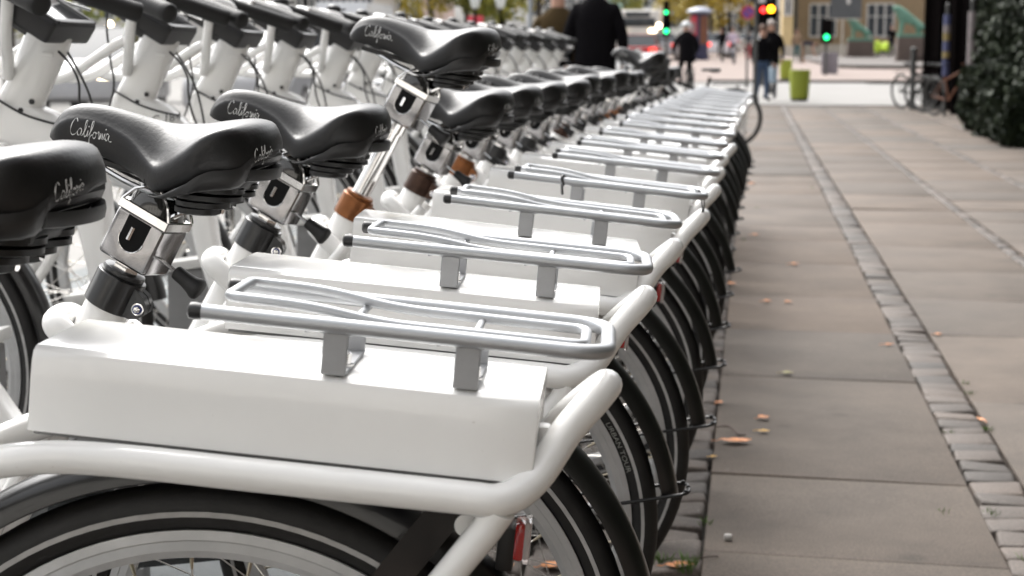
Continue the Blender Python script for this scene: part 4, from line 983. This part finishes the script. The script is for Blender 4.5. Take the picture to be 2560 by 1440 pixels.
# parked by the fence and beyond the row
GB='dark bicycles leaning by the fence'
plain_bike('bicycle','black bicycle at the left end of the fence',(X(2262,34),34.3,0),R(-58),group=GB,lean=.05)
plain_bike('bicycle','black bicycle in the middle of those by the fence',(X(2318,31.5),31.8,0),R(-50),group=GB,lean=-.05)
plain_bike('bicycle','dark bicycle with pale orange frame nearest the striped poster pole',(X(2352,29.6),30.3,0),R(-62),group=GB,acc='poster_orange',lean=.04)
plain_bike('bicycle','black bicycle by the small tall post at the fence end',(X(2300,33),32.9,0),R(-40),group=GB)
plain_bike('bicycle','dark bicycle whose wheel sticks out past the row of white ones',(-.22,19.6,0),R(168),group='dark bicycles beyond the white row')
plain_bike('bicycle','dark bicycle parked just past the last white one',(-.62,12.0,0),R(176),group='dark bicycles beyond the white row')
plain_bike('bicycle','black bicycle parked beyond the row, second past the last white one',(-.70,12.9,0),R(172),group='dark bicycles beyond the white row')

# ---- lime bins
def bin_(x,y,hh,w,label):
    p=on(x,y); root=empty('litter_bin',p)
    q=MB(); q.lathe((0,0,.05),(0,0,1),[(0,w*.42),(.02,w*.44),(hh*.45,w*.48),(hh-.08,w*.5),(hh-.06,w*.5)],n=28); q.build('barrel','bin_green',root)
    q=MB(); q.lathe((0,0,0),(0,0,1),[(0,w*.40),(.05,w*.41),(.06,w*.36)],n=28); q.build('base','bin_dark',root)
    q=MB(); q.lathe((0,0,hh-.02),(0,0,1),[(0,w*.46),(.012,w*.515),(.03,w*.5),(.031,w*.42),(.0,w*.40)],n=28); q.build('rim','bin_green',root)
    tag(root,label,'bin','lime green litter bins')
bin_(1998,252,.70,.48,'lime green litter bin standing in front, right of the standing pair')
bin_(1964,200,.68,.42,'lime green litter bin farther back, half hidden behind the front one')

# ---- poles, signals, signs
def pole(q,p,h,r,r2=None): q.tube([Vector(p),Vector(p)+Vector((0,0,h))],[r,r2 or r],12)
def signal(name,label,p,h,heads,r=.055,m='pole_grey'):
    root=empty(name,p); q=MB(); pole(q,(0,0,0),h,r); q.lathe((0,0,0),(0,0,1),[(0,r*1.8),(.2,r*1.6),(.22,r)],n=12); q.build('pole',m,root)
    for (dx,z,lit) in heads:
        b=MB(); b.rbox((dx,0,z),(.30,.20,.92),.03); hd=b.build('signal_head','iron_dark',root)
        for i,c in enumerate(('lamp_red','lamp_amber','lamp_green')):
            l=MB(); on_=c==lit; l.lathe((dx,-.10,z+.29-.29*i),(0,-1,0),[(0,.09),(.02,.085),(.035,.04)],n=20); l.build('lens',c if on_ else 'car_glass',hd)
            v=MB(); v.ring((dx,-.14,z+.29-.29*i),[(.125,-.09),(.125,.03),(.118,.03),(.118,-.09)],R(10),R(170),n=10); v.build('visor','iron_dark',hd)
    tag(root,label,'traffic light'); return root
p=on(1886,258)
signal('street_pole_signal','tall grey pole with a back-turned dark signal box beside the standing pair',(p.x,p.y,0),3.6,[(.12,3.15,None)],r=.045)
Y=46; zz=px(1925,23,Y).z
signal('traffic_light','traffic light glowing amber and red above the standing pair',(X(1925,Y),Y,zg(Y)),zz+.9,[(0,zz-zg(Y),'lamp_amber')],r=.05)
q=bpy.data.objects[-1] if False else None
root=empty('traffic_light',(X(1906,Y+6),Y+6,zg(Y+6))); z6=px(1906,25,Y+6).z-zg(Y+6)
b=MB(); pole(b,(0,0,0),z6+.2,.05); b.build('pole','pole_grey',root); b=MB(); b.rbox((0,0,z6-.25),(.3,.2,.92),.03); hd=b.build('signal_head','iron_dark',root)
b=MB(); b.lathe((0,-.1,z6),(0,-1,0),[(0,.09),(.03,.08)],n=20); b.build('lens','lamp_red',hd); tag(root,'traffic light showing red just left of the amber one','traffic light')
for (x,y,Y,lb) in((1664,31,95,'upper green light of the far traffic signals over the cyclist'),(1665,78,70,'green light low on the pole left of the white helmet'),(1526,82,60,'green traffic light right beside the black-coated walker'),(1806,95,92,'small green light above the distant cyclist in black'),(1546,81,120,'tiny green traffic light left of the white bus lamps'),(2065,93,64,'dark traffic light showing green in front of the tan building')):
    z=px(x,y,Y).z-zg(Y); root=empty('traffic_light',(X(x,Y),Y,zg(Y)))
    b=MB(); pole(b,(0,.1,0),max(z+.5,.8),.05); b.build('pole','pole_grey',root)
    b=MB(); b.rbox((0,0,z+.22),(.32 if x!=2065 else .40,.2,.86),.03); hd=b.build('signal_head','iron_dark',root)
    b=MB(); b.lathe((0,-.1,z),(0,-1,0),[(0,.09),(.03,.08)],n=20); b.build('lens','lamp_green',hd); tag(root,lb,'traffic light')
Y=50; root=empty('no_stopping_sign',(X(1868,Y),Y,zg(Y))); z=px(1868,31,Y).z-zg(Y)
b=MB(); pole(b,(0,.05,0),z+.3,.035); b.build('pole','pole_grey',root)
b=MB(); b.cur=0; b.lathe((0,0,z),(0,-1,0),[(0,.2),(.02,.2)],n=28); b.cur=1; b.lathe((0,-.022,z),(0,-1,0),[(0,.145),(.003,.145)],n=28); b.cur=0
rr=Matrix.Rotation(R(45),3,'Y'); b.box((0,-.027,z),(.3,.004,.04),rr); b.build('disc',['sign_red','sign_blue'],root); tag(root,'round blue and red no stopping sign left of the tall grey pole','sign')
Y=30; b=MB(); pole(b,(X(1325,Y),Y,0),5.5,.040); tag(b.build('street_pole','steel_pole',None),'plain pale steel pole rising behind the handlebars left of the walkers','pole')
for x,lb in((1188,'street lantern with a white glass, left of two before the trees'),(1251,'street lantern with a white glass, right of two before the trees')):
    Y=52; z=px(x,22,Y).z-zg(Y); root=empty('pole_lamp',(X(x,Y),Y,zg(Y)))
    b=MB(); pole(b,(0,0,0),z,.07,.045); b.lathe((0,0,0),(0,0,1),[(0,.14),(.5,.11),(.55,.07)],n=12); b.build('pole','iron_dark',root)
    b=MB(); b.lathe((0,0,z),(0,0,1),[(0,.06),(.05,.13),(.42,.21),(.44,.20)],n=6); b.build('lantern','lamp_glass',root)
    b=MB(); b.lathe((0,0,z+.44),(0,0,1),[(0,.23),(.10,.16),(.22,.05),(.3,.02)],n=6); b.build('cap','iron_dark',root); tag(root,lb,'street lamp','street lanterns')
Y=58; b=MB(); xa=X(1170,Y); xb=X(1208,Y); z0=px(0,72,Y).z; z1=px(0,42,Y).z
root=empty('red_sign',((xa+xb)/2,Y,zg(Y))); b.rbox((0,0,(z0+z1)/2-zg(Y)),(xb-xa,.08,z1-z0),.01); b.build('panel','poster_red',root); b=MB(); pole(b,(-.15,.06,0),z0,.03); pole(b,(.15,.06,0),z0,.03); b.build('post','pole_grey',root); tag(root,'red square sign board seen between the two lanterns\' poles','sign')
# advertising column
Y=96; root=empty('advertising_column',(X(1747,Y),Y,zg(Y))); zt_=px(1747,33,Y).z-zg(Y)
b=MB(); b.lathe((0,0,0),(0,0,1),[(0,.56),(.3,.56),(.32,.50),(zt_,.50)],n=32); b.build('drum','poster_navy',root)
b=MB(); b.lathe((0,0,zt_),(0,0,1),[(0,.52),(.03,.72),(.10,.74),(.24,.55),(.34,.2),(.36,.05)],n=32); b.build('roof','cap_grey',root)
for a0,a1,m_,z0,z1 in((R(200),R(256),'poster_red',.9,zt_-.15),(R(278),R(335),'poster_orange',.9,zt_-.15),(R(212),R(246),'poster_white',1.5,2.1)):
    b=MB(); vs=[];fs=[]; rad=.506 if m_!='poster_white' else .510
    for i in range(9):
        t=a0+(a1-a0)*i/8; vs+=[(rad*math.cos(t),rad*math.sin(t),z0),(rad*math.cos(t),rad*math.sin(t),z1)]
    fs=[(2*i,2*i+2,2*i+3,2*i+1) for i in range(8)]; b.add(vs,fs); b.build('poster',m_,root)
tag(root,'round advertising column with a grey domed cap and red poster','advertising column')
# banner
Y=96; root=empty('banner',(X(2112,Y),Y,ZP(Y))); zb=px(0,50,Y).z-ZP(Y)
b=MB(); w_=X(2151,Y)-X(2073,Y); b.loft([[( -w_/2+w_*i/6, .03*math.sin(i*1.7), z) for z in(zb,zb+3.4)]+[(-w_/2+w_*i/6,.03*math.sin(i*1.7)+.01,z) for z in(zb+3.4,zb)] for i in range(7)]); b.build('cloth','banner',root)
b=MB(); b.loft([[(.12+.10*math.cos(t)*r,-.05,zb+.95+.2*math.sin(t)*r) for t in [2*PI*k/10 for k in range(10)]] for r in(1,)] + [[(.12+.10*math.cos(t)*.9,-.06,zb+.95+.2*math.sin(t)*.9) for t in [2*PI*k/10 for k in range(10)]]]); b.build('emblem','frame_white',root)
b=MB(); b.box((0,.04,zb-.04),(w_,.06,.06)); pole(b,(-w_*.1,.06,0),zb+3.4,.05); b.build('stand','stone_pale',root); tag(root,'dark grey hanging banner with a pale emblem in front of the tan building','banner')
Y=66; root=empty('control_cabinet',(X(2075,Y),Y+.3,zg(Y))); b=MB(); b.rbox((0,0,.42),(.62,.35,.84),.02); b.build('body','cabinet',root); b=MB(); b.box((0,-.178,.42),(.01,.006,.78)); b.build('door_gap','iron_dark',root); tag(root,'grey lilac control cabinet under the green traffic light','cabinet')

# ---- lions on plinths
def lion(x,Y,w,pw,ph,label,flip=1,zoff=0):
    z=ZP(Y) if Y>76 else zg(Y); root=empty('lion_statue',(X(x,Y),Y,z),(0,0,0)); s=w
    q=MB(); q.rbox((0,0,ph/2),(pw,1.1,ph),.03); q.rbox((0,0,.06),(pw*1.08,1.2,.12),.02); q.build('plinth','plinth',root)
    q=MB(); q.rbox((0,0,ph+.08),(pw*.96,1.0,.16),.03); q.build('base_slab','copper_green',root)
    # seated/striding lion: skinned skeleton
    V=[];E_=[];RD=[]
    def v(p,r): V.append(Vector((p[0]*flip*s,p[1]*s,ph+.14+p[2]*s))); RD.append(r*s); return len(V)-1
    a=v((.30,0,.42),.19); b=v((0,0,.55),.17); c=v((-.30,0,.70),.21); d=v((-.48,0,.92),.20); e=v((-.62,0,1.0),.15); f_=v((-.74,0,.95),.09)
    E_+=[(a,b),(b,c),(c,d),(d,e),(e,f_)]
    for y in(.14,-.14):
        i=v((-.36,y,.45),.10); j=v((-.38,y,.2),.075); k=v((-.38,y,.05),.07); l=v((-.50,y,.04),.06); E_+=[(c,i),(i,j),(j,k),(k,l)]
        i=v((.34,y*1.2,.25),.14); j=v((.18,y*1.2,.22),.08); k=v((.36,y*1.2,.07),.07); l=v((.2,y*1.2,.04),.06); E_+=[(a,i),(i,j),(j,k),(k,l)]
    t1=v((.52,0,.2),.05); t2=v((.66,0,.08),.04); E_+=[(a,t1),(t1,t2)]
    me=bpy.data.meshes.new('figure'); me.from_pydata(V,E_,[]); o=bpy.data.objects.new('figure',me); COL.objects.link(o); o.modifiers.new('s','SKIN')
    for i,r in enumerate(RD): me.skin_vertices[0].data[i].radius=(r,r)
    me.skin_vertices[0].data[0].use_root=True
    sb=o.modifiers.new('b','SUBSURF'); sb.levels=2
    m2=bpy.data.meshes.new_from_object(o.evaluated_get(bpy.context.evaluated_depsgraph_get())); o.modifiers.clear(); o.data=m2; m2.materials.append(M['copper_green']); m2.shade_smooth(); o.parent=root
    tag(root,label,'statue','green lion statues on brown plinths')
lion(2150,97,1.05,1.45,.88,'green bronze lion on a brown plinth, left one of two')
lion(2276,84,1.25,1.35,1.15,'green bronze lion on a brown plinth, right one half hidden by the fence')

# ---- cars and bus
def car(p,rot,m,label,L=4.2,Wd=1.75,H=1.45,tail=True,head=False,van=False,group='cars in the street'):
    root=empty('van' if van else 'car',p,(0,0,rot))
    b=MB(); prof=[(-L/2,.35),(-L/2+.02,.75),(-L/2+.12,.95),(-L/2+.5,1.0),(L/2-1.2,.98),(L/2-.15,.78),(L/2,.6),(L/2,.32),(L/2-.1,.25),(-L/2+.1,.25)]
    secs=[]
    for y,k in((-Wd/2,.97),(-Wd/2+.06,1),(Wd/2-.06,1),(Wd/2,.97)): secs.append([(x*k,y,z if z<.3 else .3+(z-.3)*(k*1.0)) for x,z in prof])
    b.loft(secs); body=b.build('body',m,root,smooth=45)
    c=MB(); cab=[(-L/2+.25,.97),(-L/2+.75,H),(L/2-2.0,H),(L/2-1.25,.97)] if not van else [(-L/2+.05,.97),(-L/2+.12,H),(L/2-1.3,H),(L/2-.7,.97)]
    c.loft([[(x,y,z) for (x,z),y in zip(cab,ys)] for ys in([-Wd/2+.06,-Wd/2+.22,-Wd/2+.22,-Wd/2+.06],[Wd/2-.06,Wd/2-.22,Wd/2-.22,Wd/2-.06])]); c.build('upper_body' if van else 'glasshouse',m if van else 'car_glass',body,smooth=30)
    if van:
        g=MB(); g.rbox((-L/2+.075,0,1.65),(.06,Wd-.6,.55),.02); g.build('rear_window','car_glass',body)
        g=MB(); g.rbox((L/2-.85,0,1.6),(.7,Wd-.08,.5),.02); g.build('cab_window','car_glass',body)
    c=MB(); c.rbox(((cab[1][0]+cab[2][0])/2,0,H+.005),(cab[2][0]-cab[1][0],Wd-.42,.05),.02); c.build('roof',m,body)
    for x in(-L/2+.75,L/2-.8):
        for s in MIR:
            w=MB(); w.lathe((x,s*(Wd/2-.2),.31),(0,s,0),[(0,.31),(.19,.31),(.205,.28),(.206,.2),(.19,.19)],n=24); w.build('wheel','tyre',root)
    for s in MIR:
        l=MB(); l.rbox((-L/2+.0,s*(Wd/2-.2),.80),(.08,.28,.20),.03); l.build('tail_light','tail_red' if tail else 'red_lens',body)
        l=MB(); l.rbox((L/2-.10,s*(Wd/2-.28),.66),(.14,.32,.15),.04); l.build('headlight','lamp_warm' if head else 'lamp_glass',body)
    pl=MB(); pl.rbox((-L/2-.01,0,.6),(.02,.5,.11),.004); pl.build('number_plate','frame_white',body)
    tag(root,label,'van' if van else 'car',group); return root
car((X(1790,104),104,zg(104)),R(97),'car_white','white car seen from behind, right of the advertising column')
car((X(1657,98),98,zg(98)),R(92),'car_silver','small silver car with red tail lights left of the white helmet',tail=True)
car((X(1600,75),75,zg(75)),R(90),'car_red','red car seen over the far handlebars',tail=True)
car((X(1880,130),130,zg(130)),R(80),'car_white','pale car far up the street left of the grey pole',tail=False)
car((X(250,30),30,-.02),R(-82),'car_silver','silver car with headlamps on, facing the camera behind the nearest handlebars',head=True,tail=False,H=1.55)
Y=44; root=empty('pole_lamp',(X(278,Y),Y,0)); z=px(278,62,Y).z  # glowing disc on a pole, added in place of a car headlight
b=MB(); pole(b,(0,0.06,0),z+.1,.04); b.build('pole','pole_grey',root); b=MB(); b.lathe((0,-.02,z),(0,-1,0),[(0,.10),(.04,.08)],n=16); b.build('lamp','lamp_warm',root); tag(root,'low glowing disc standing in for a car headlight between the first two handlebars','street lamp')
car((X(880,52),52,zg(52)),R(-90),'car_white','white van behind the handlebars left of the trees',van=True,L=5.2,Wd=2.0,H=2.5,tail=False)
car((X(640,26),27,-.02),R(-90),'car_silver','silver car behind the handlebars in the middle of the row',tail=False)
Y=112; root=empty('bus',(X(1597,Y),Y,zg(Y)),(0,0,0))
b=MB(); b.rbox((0,4,1.65),(2.9,11,2.6),.18); b.build('body','render_white',root)
b=MB(); b.rbox((0,-1.53,2.15),(2.3,.04,.55),.04); b.build('windscreen','car_glass',root); b=MB(); b.rbox((0,-1.54,2.65),(1.6,.04,.3),.02); b.build('destination_board','car_glass',root)
for x in(-1.15,-.85,.85,1.1): b=MB(); b.lathe((x,-1.53,1.62),(0,-1,0),[(0,.12),(.03,.1)],n=12); b.build('headlight','lamp_warm',root)
for x in(-1.2,1.2): b=MB(); b.lathe((x-.13,-.2,.5),(1,0,0),[(0,.5),(.26,.5)],n=20); b.build('wheel','tyre',root)
tag(root,'white bus with warm headlamps far up the street','bus')
Y=90; root=empty('pole_lamp',(X(1647,Y),Y,zg(Y))); z=px(1647,64,Y).z-zg(Y); b=MB(); pole(b,(0,0,0),z+.2,.05); b.build('pole','pole_grey',root); b=MB(); b.lathe((0,-.1,z),(0,-1,0),[(0,.14),(.05,.1)],n=16); b.build('lamp','lamp_warm',root); tag(root,'small warm lit lamp above the bus, left of the green lights','street lamp')

# ---- buildings
def building(name,label,x0,x1,Y,h,m,rows,cols,ww,wh,z0=3.2,dz=3.4,roof='roof_dark',depth=12,arched=False,ground=True,skip=(),muntin=2,pane='window_glass'):
    zb=zg(Y); root=empty(name,((x0+x1)/2,Y,zb)); W_=x1-x0
    b=MB(); b.box((0,depth/2,h/2),(W_,depth,h)); b.build('wall',m,root,smooth=0)
    b=MB(); b.box((0,depth/2-.1,h+.2),(W_+.6,depth+.8,.4)); b.prism([(-W_/2-.2,h+.4),(W_/2+.2,h+.4),(W_/2-1.5,h+2.6),(-W_/2+1.5,h+2.6)],-.1,depth); b.build('roof',roof,root,smooth=0)
    b=MB(); b.box((0,-.06,.35),(W_+.1,.12,.7)); b.build('socle','stone_pale',root,smooth=0)
    for r in range(rows):
        for c in range(cols):
            if (r,c) in skip: continue
            cx=-W_/2+W_*(c+.5)/cols; cz=z0+r*dz
            w=MB(); w.box((cx-ww/2,-.03,cz+wh/2),(.09,.10,wh)); w.box((cx+ww/2,-.03,cz+wh/2),(.09,.10,wh)); w.box((cx,-.03,cz),(ww,.12,.10)); w.box((cx,-.03,cz+wh),(ww,.10,.09))
            for k in range(1,muntin+1): w.box((cx-ww/2+ww*k/(muntin+1),-.04,cz+wh/2),(.10 if arched else .05,.06,wh))
            w.box((cx,-.045,cz+wh*.62),(ww,.05,.05))
            wf=w.build('window',"frame_white",root,smooth=0); g=MB(); g.box((cx,-.012,cz+wh/2),(ww-.08,.03,wh-.08)); g.build('pane',pane,wf,smooth=0)
    tag(root,label,'building'); return root
Y=116
x0=X(1984,Y); 
root=building('brick_building','tan brick building with white three-light windows behind the lion statues',x0,x0+34,Y,14,'brick_tan',3,9,1.75,2.15,z0=px(0,92,Y).z-zg(Y),dz=4.0,muntin=2,arched=True)
b=MB(); pole(b,(-17+.05,-.12,0),14,.13); b.build('drainpipe','pole_grey',root)
building('cream_building','narrow cream yellow house front left of the tan brick building',X(1954,110),X(1981,110),110,16,'render_cream',3,1,.5,1.5,z0=2.6,depth=8)
building('white_building','pale grey white building behind the grey pole',X(1895,150),X(1962,150),150,22,'far_grey',6,3,1.4,1.8,z0=1.6,dz=3.1,depth=10)
building('office_block','bright white block with large windows beyond the olive tree',X(1795,190),X(1905,190),190,26,'render_white',7,4,1.8,2.2,z0=1.8,dz=3.2,muntin=1)
building('apartment_block','light grey distant block above the white bus, left part',X(1560,260),X(1628,260),260,38,'far_grey',10,5,1.6,1.8,muntin=1)
building('apartment_block','light grey distant block above the white bus, right part',X(1632,240),X(1700,240),240,34,'render_white',9,5,1.5,1.8,muntin=1)
building('copper_roofed_house','distant greenish house beside the black-coated walker',X(1500,210),X(1558,210),210,24,'far_green',7,4,1.4,1.8,muntin=1)
building('pink_building','pinkish beige town house left of the trees',X(930,95),X(1045,95),95,18,'render_pink',5,4,1.1,1.9,z0=2.2,dz=3.3)
building('beige_building','beige town house above the left handlebars',X(640,88),X(925,88),88,17,'stone_pale',5,9,1.1,1.9,z0=2.2,dz=3.3)
building('beige_building','long pale town house at the far left behind the bicycles',X(-500,80),X(630,80),80,17,'render_white',5,24,1.1,1.8,z0=2.2,dz=3.3)
building('white_building','pale house front seen between the trees and the walkers',X(1330,170),X(1495,170),170,22,'stone_pale',6,6,1.3,1.8,muntin=1)

# ---- trees
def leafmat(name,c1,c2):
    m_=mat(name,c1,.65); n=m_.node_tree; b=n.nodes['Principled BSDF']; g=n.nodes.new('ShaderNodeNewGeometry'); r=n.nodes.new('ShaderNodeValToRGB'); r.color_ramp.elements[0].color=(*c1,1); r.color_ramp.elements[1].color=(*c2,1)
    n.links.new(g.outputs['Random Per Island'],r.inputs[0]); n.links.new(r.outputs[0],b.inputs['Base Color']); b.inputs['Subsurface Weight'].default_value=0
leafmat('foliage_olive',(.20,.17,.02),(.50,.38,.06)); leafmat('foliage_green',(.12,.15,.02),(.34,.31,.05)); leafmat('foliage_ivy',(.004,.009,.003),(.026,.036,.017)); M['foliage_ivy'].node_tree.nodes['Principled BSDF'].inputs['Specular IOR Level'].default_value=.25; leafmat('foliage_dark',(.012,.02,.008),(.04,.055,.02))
def tree(x,Y,h,cr,m_,label,seed,n=2600,zc=None,ls=.17,group='autumn trees in the street'):
    r=random.Random(seed); root=empty('tree',(x,Y,zg(Y))); q=MB()
    tr=[(0,0,0),(.05,0,h*.25),(-.05,.05,h*.45),(0,0,h*.7)]; q.tube(spline(tr,4),[.17-.01*i for i in range(13)],10)
    for k in range(7):
        a=k*2.4; z=h*(.28+.06*k); q.tube(spline([(0,0,z),(math.cos(a)*cr*.35,math.sin(a)*cr*.35,z+h*.10),(math.cos(a)*cr*.75,math.sin(a)*cr*.75,z+h*.22)],3),[.06-.006*i for i in range(7)],6)
    q.build('trunk','bark',root)
    q=MB(); bl=[(Vector((r.gauss(0,.42)*cr,r.gauss(0,.42)*cr,h*(.60+r.uniform(-.30,.34)))),cr*r.uniform(.22,.42)) for _ in range(26)]
    for _ in range(n):
        c,rad=r.choice(bl); d=Vector((r.gauss(0,1),r.gauss(0,1),r.gauss(0,.8))); d=d.normalized()*rad*r.uniform(.6,1.05); p_=c+d
        a=Vector((r.gauss(0,1),r.gauss(0,1),r.gauss(0,1))).normalized(); b_=a.orthogonal().normalized(); l=ls*r.uniform(.6,1.3)
        q.add([p_-a*l,p_+b_*l*.45,p_+a*l,p_-b_*l*.45],[(0,1,2,3)])
    q.build('crown',m_,root,smooth=0); tag(root,label,'tree',group)
tree(X(1775,122),122,7.5,3.3,'foliage_olive','olive yellow tree behind the advertising column',1,n=5000,ls=.2)
tree(X(1710,150),150,7,2.4,'foliage_olive','smaller olive tree behind the green traffic lights',2,n=3000,ls=.2)
tree(X(1075,66),66,9,2.6,'foliage_olive','yellow green tree left of the two lanterns',3,n=5000)
tree(X(1165,70),70,9,2.4,'foliage_green','green tree directly behind the left lantern',4,n=5000)
tree(X(1255,68),68,9,2.4,'foliage_green','green tree directly behind the right lantern',5,n=5000)
tree(X(1345,75),75,9,2.3,'foliage_olive','yellowish tree behind the steel pole and the olive jacket',6,n=4500)
tree(X(1560,180),180,9,2.6,'foliage_green','pale thin tree far up the street right of the walkers',8,n=1500,ls=.25)
tree(X(20,38),38,7,3.2,'foliage_green','dark green tree behind the leftmost handlebars',9,n=4500)

# ---- fence, posters, ivy on the right
root=empty('iron_fence',(3.62,24,0)); 
b=MB(); b.box((.16,4,1.7),(.10,16.6,3.4)); b.build('panel','wood_dark',root,smooth=0)
k=0
for Yp in [16,18.5,21,23.5,26,28.5,31,33.6,36.2]:
    b=MB(); b.rbox((-.02,Yp-24,1.75),(.20,.20,3.5),.02); b.rbox((-.02,Yp-24,3.56),(.28,.28,.10),.02); b.build('post','iron_dark',root)
for z in(.35,1.05,2.25,3.1): b=MB(); b.box((.06,4,z),(.05,20,.07)); b.build('rail','iron_dark',root,smooth=0)
b=MB()
for i in range(100): b.tube([(.02,-8+i*.205,.12),(.02,-8+i*.205,3.25)],.018,6)
b.build('bars','iron_dark',root)
tag(root,'tall dark iron fence with solid backing along the right of the pavement','fence')
root=empty('gatehouse',(5.6,36,0)); b=MB(); b.box((.4,2.2,4.5),(4.1,4.1,9)); b.build('wall','iron_dark',root,smooth=0); b=MB(); b.box((.4,2.2,9.15),(4.6,4.6,.3)); b.build('roof','roof_dark',root,smooth=0)
tag(root,'dark building rising behind the iron fence at the right','building')
b=MB(); p=Vector((X(2284,33.5),33.5,0)); b.tube([p,p+Vector((0,0,1.15))],.055,12); b.lathe(p+Vector((0,0,1.15)),(0,0,1),[(0,.07),(.03,.07),(.05,.02)],n=12); tag(b.build('bollard','pole_grey',None),'dark grey post at the left end of the iron fence','bollard')
def poster_pole(x,Y,y0,y1,parts,label):
    root=empty('poster_pole',(X(x,Y),Y,0)); b=MB(); pole(b,(0,.03,0),px(x,y0,Y).z+.12,.03); b.lathe((0,.03,px(x,y0,Y).z+.12),(0,0,1),[(0,.04),(.05,.04),(.08,.01)],n=10); b.build('pole','pole_grey',root)
    for (ya,yb,m_) in parts:
        za,zb_=px(x,yb,Y).z,px(x,ya,Y).z; b=MB(); b.lathe((0,.03,max(.02,za)),(0,0,1),[(0,.062),(zb_-max(.02,za)-.004,.062)],n=16); b.build('poster',m_,root)
    tag(root,label,'poster pole')
poster_pole(2366,30,36,170,[(36,62,'poster_blue'),(62,82,'poster_white'),(82,102,'poster_yellow'),(102,128,'poster_blue'),(128,145,'poster_yellow'),(145,190,'poster_blue')],'pole wrapped in blue and yellow posters before the iron fence')
poster_pole(2428,27,28,265,[(28,62,'poster_white'),(62,190,'poster_white'),(190,268,'poster_teal')],'pole wrapped in pale posters with a teal lower end')
def ivy(name,label,boxes,n,m_,seed,ls=.055):
    r=random.Random(seed); root=empty(name,(0,0,0)); q=MB()
    for _ in range(n):
        (x0,x1,y0,y1,z0,z1)=r.choice(boxes); p_=Vector((r.uniform(x0,x1),r.uniform(y0,y1),r.uniform(z0,z1)))
        bulge=.35*mnoise.noise(Vector((0,p_.y*.9,p_.z*1.1)))+.16*mnoise.noise(Vector((3,p_.y*3,p_.z*3))); p_.x+=bulge
        a=Vector((r.gauss(-.6,.5),r.gauss(-.3,.7),r.gauss(-.3,.6))).normalized(); u=a.orthogonal().normalized(); w=a.cross(u); l=ls*r.uniform(.6,1.4)
        q.add([p_-u*l,p_+w*l*.7,p_+u*l+a*.01,p_-w*l*.7],[(0,1,2,3)])
    q.build('leaves',m_,root,smooth=0)
    q=MB()
    for k in range(14):
        y=r.uniform(min(b[2] for b in boxes),max(b[3] for b in boxes)); x=boxes[0][1]; q.tube(spline([(x,y,0),(x+.05,y+r.uniform(-.2,.2),1.0),(x,y+r.uniform(-.3,.3),2.0),(x+.05,y+r.uniform(-.4,.4),3.0)],4),.02,6)
    q.build('stem','bark',root); tag(root,label,'hedge'); return root
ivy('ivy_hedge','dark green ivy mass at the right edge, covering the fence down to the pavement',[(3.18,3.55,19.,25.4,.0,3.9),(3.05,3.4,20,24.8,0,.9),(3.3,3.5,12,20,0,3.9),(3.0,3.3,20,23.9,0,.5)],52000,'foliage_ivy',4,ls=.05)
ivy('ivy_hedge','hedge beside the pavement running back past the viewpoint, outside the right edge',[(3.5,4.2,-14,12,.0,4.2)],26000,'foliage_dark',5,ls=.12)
building('brown_building','tall brown house beyond the near hedge, outside the right edge',8,30,-20,15,'plinth',3,6,1.2,1.9,depth=34)
bb=building('white_building','unseen white house added behind the viewpoint to brighten the bicycle sides',-24,9,-22,14,'render_white',4,10,1.2,1.9,depth=10); bb.rotation_euler.z=PI  # unseen house, added in white to throw light onto the bicycle sides
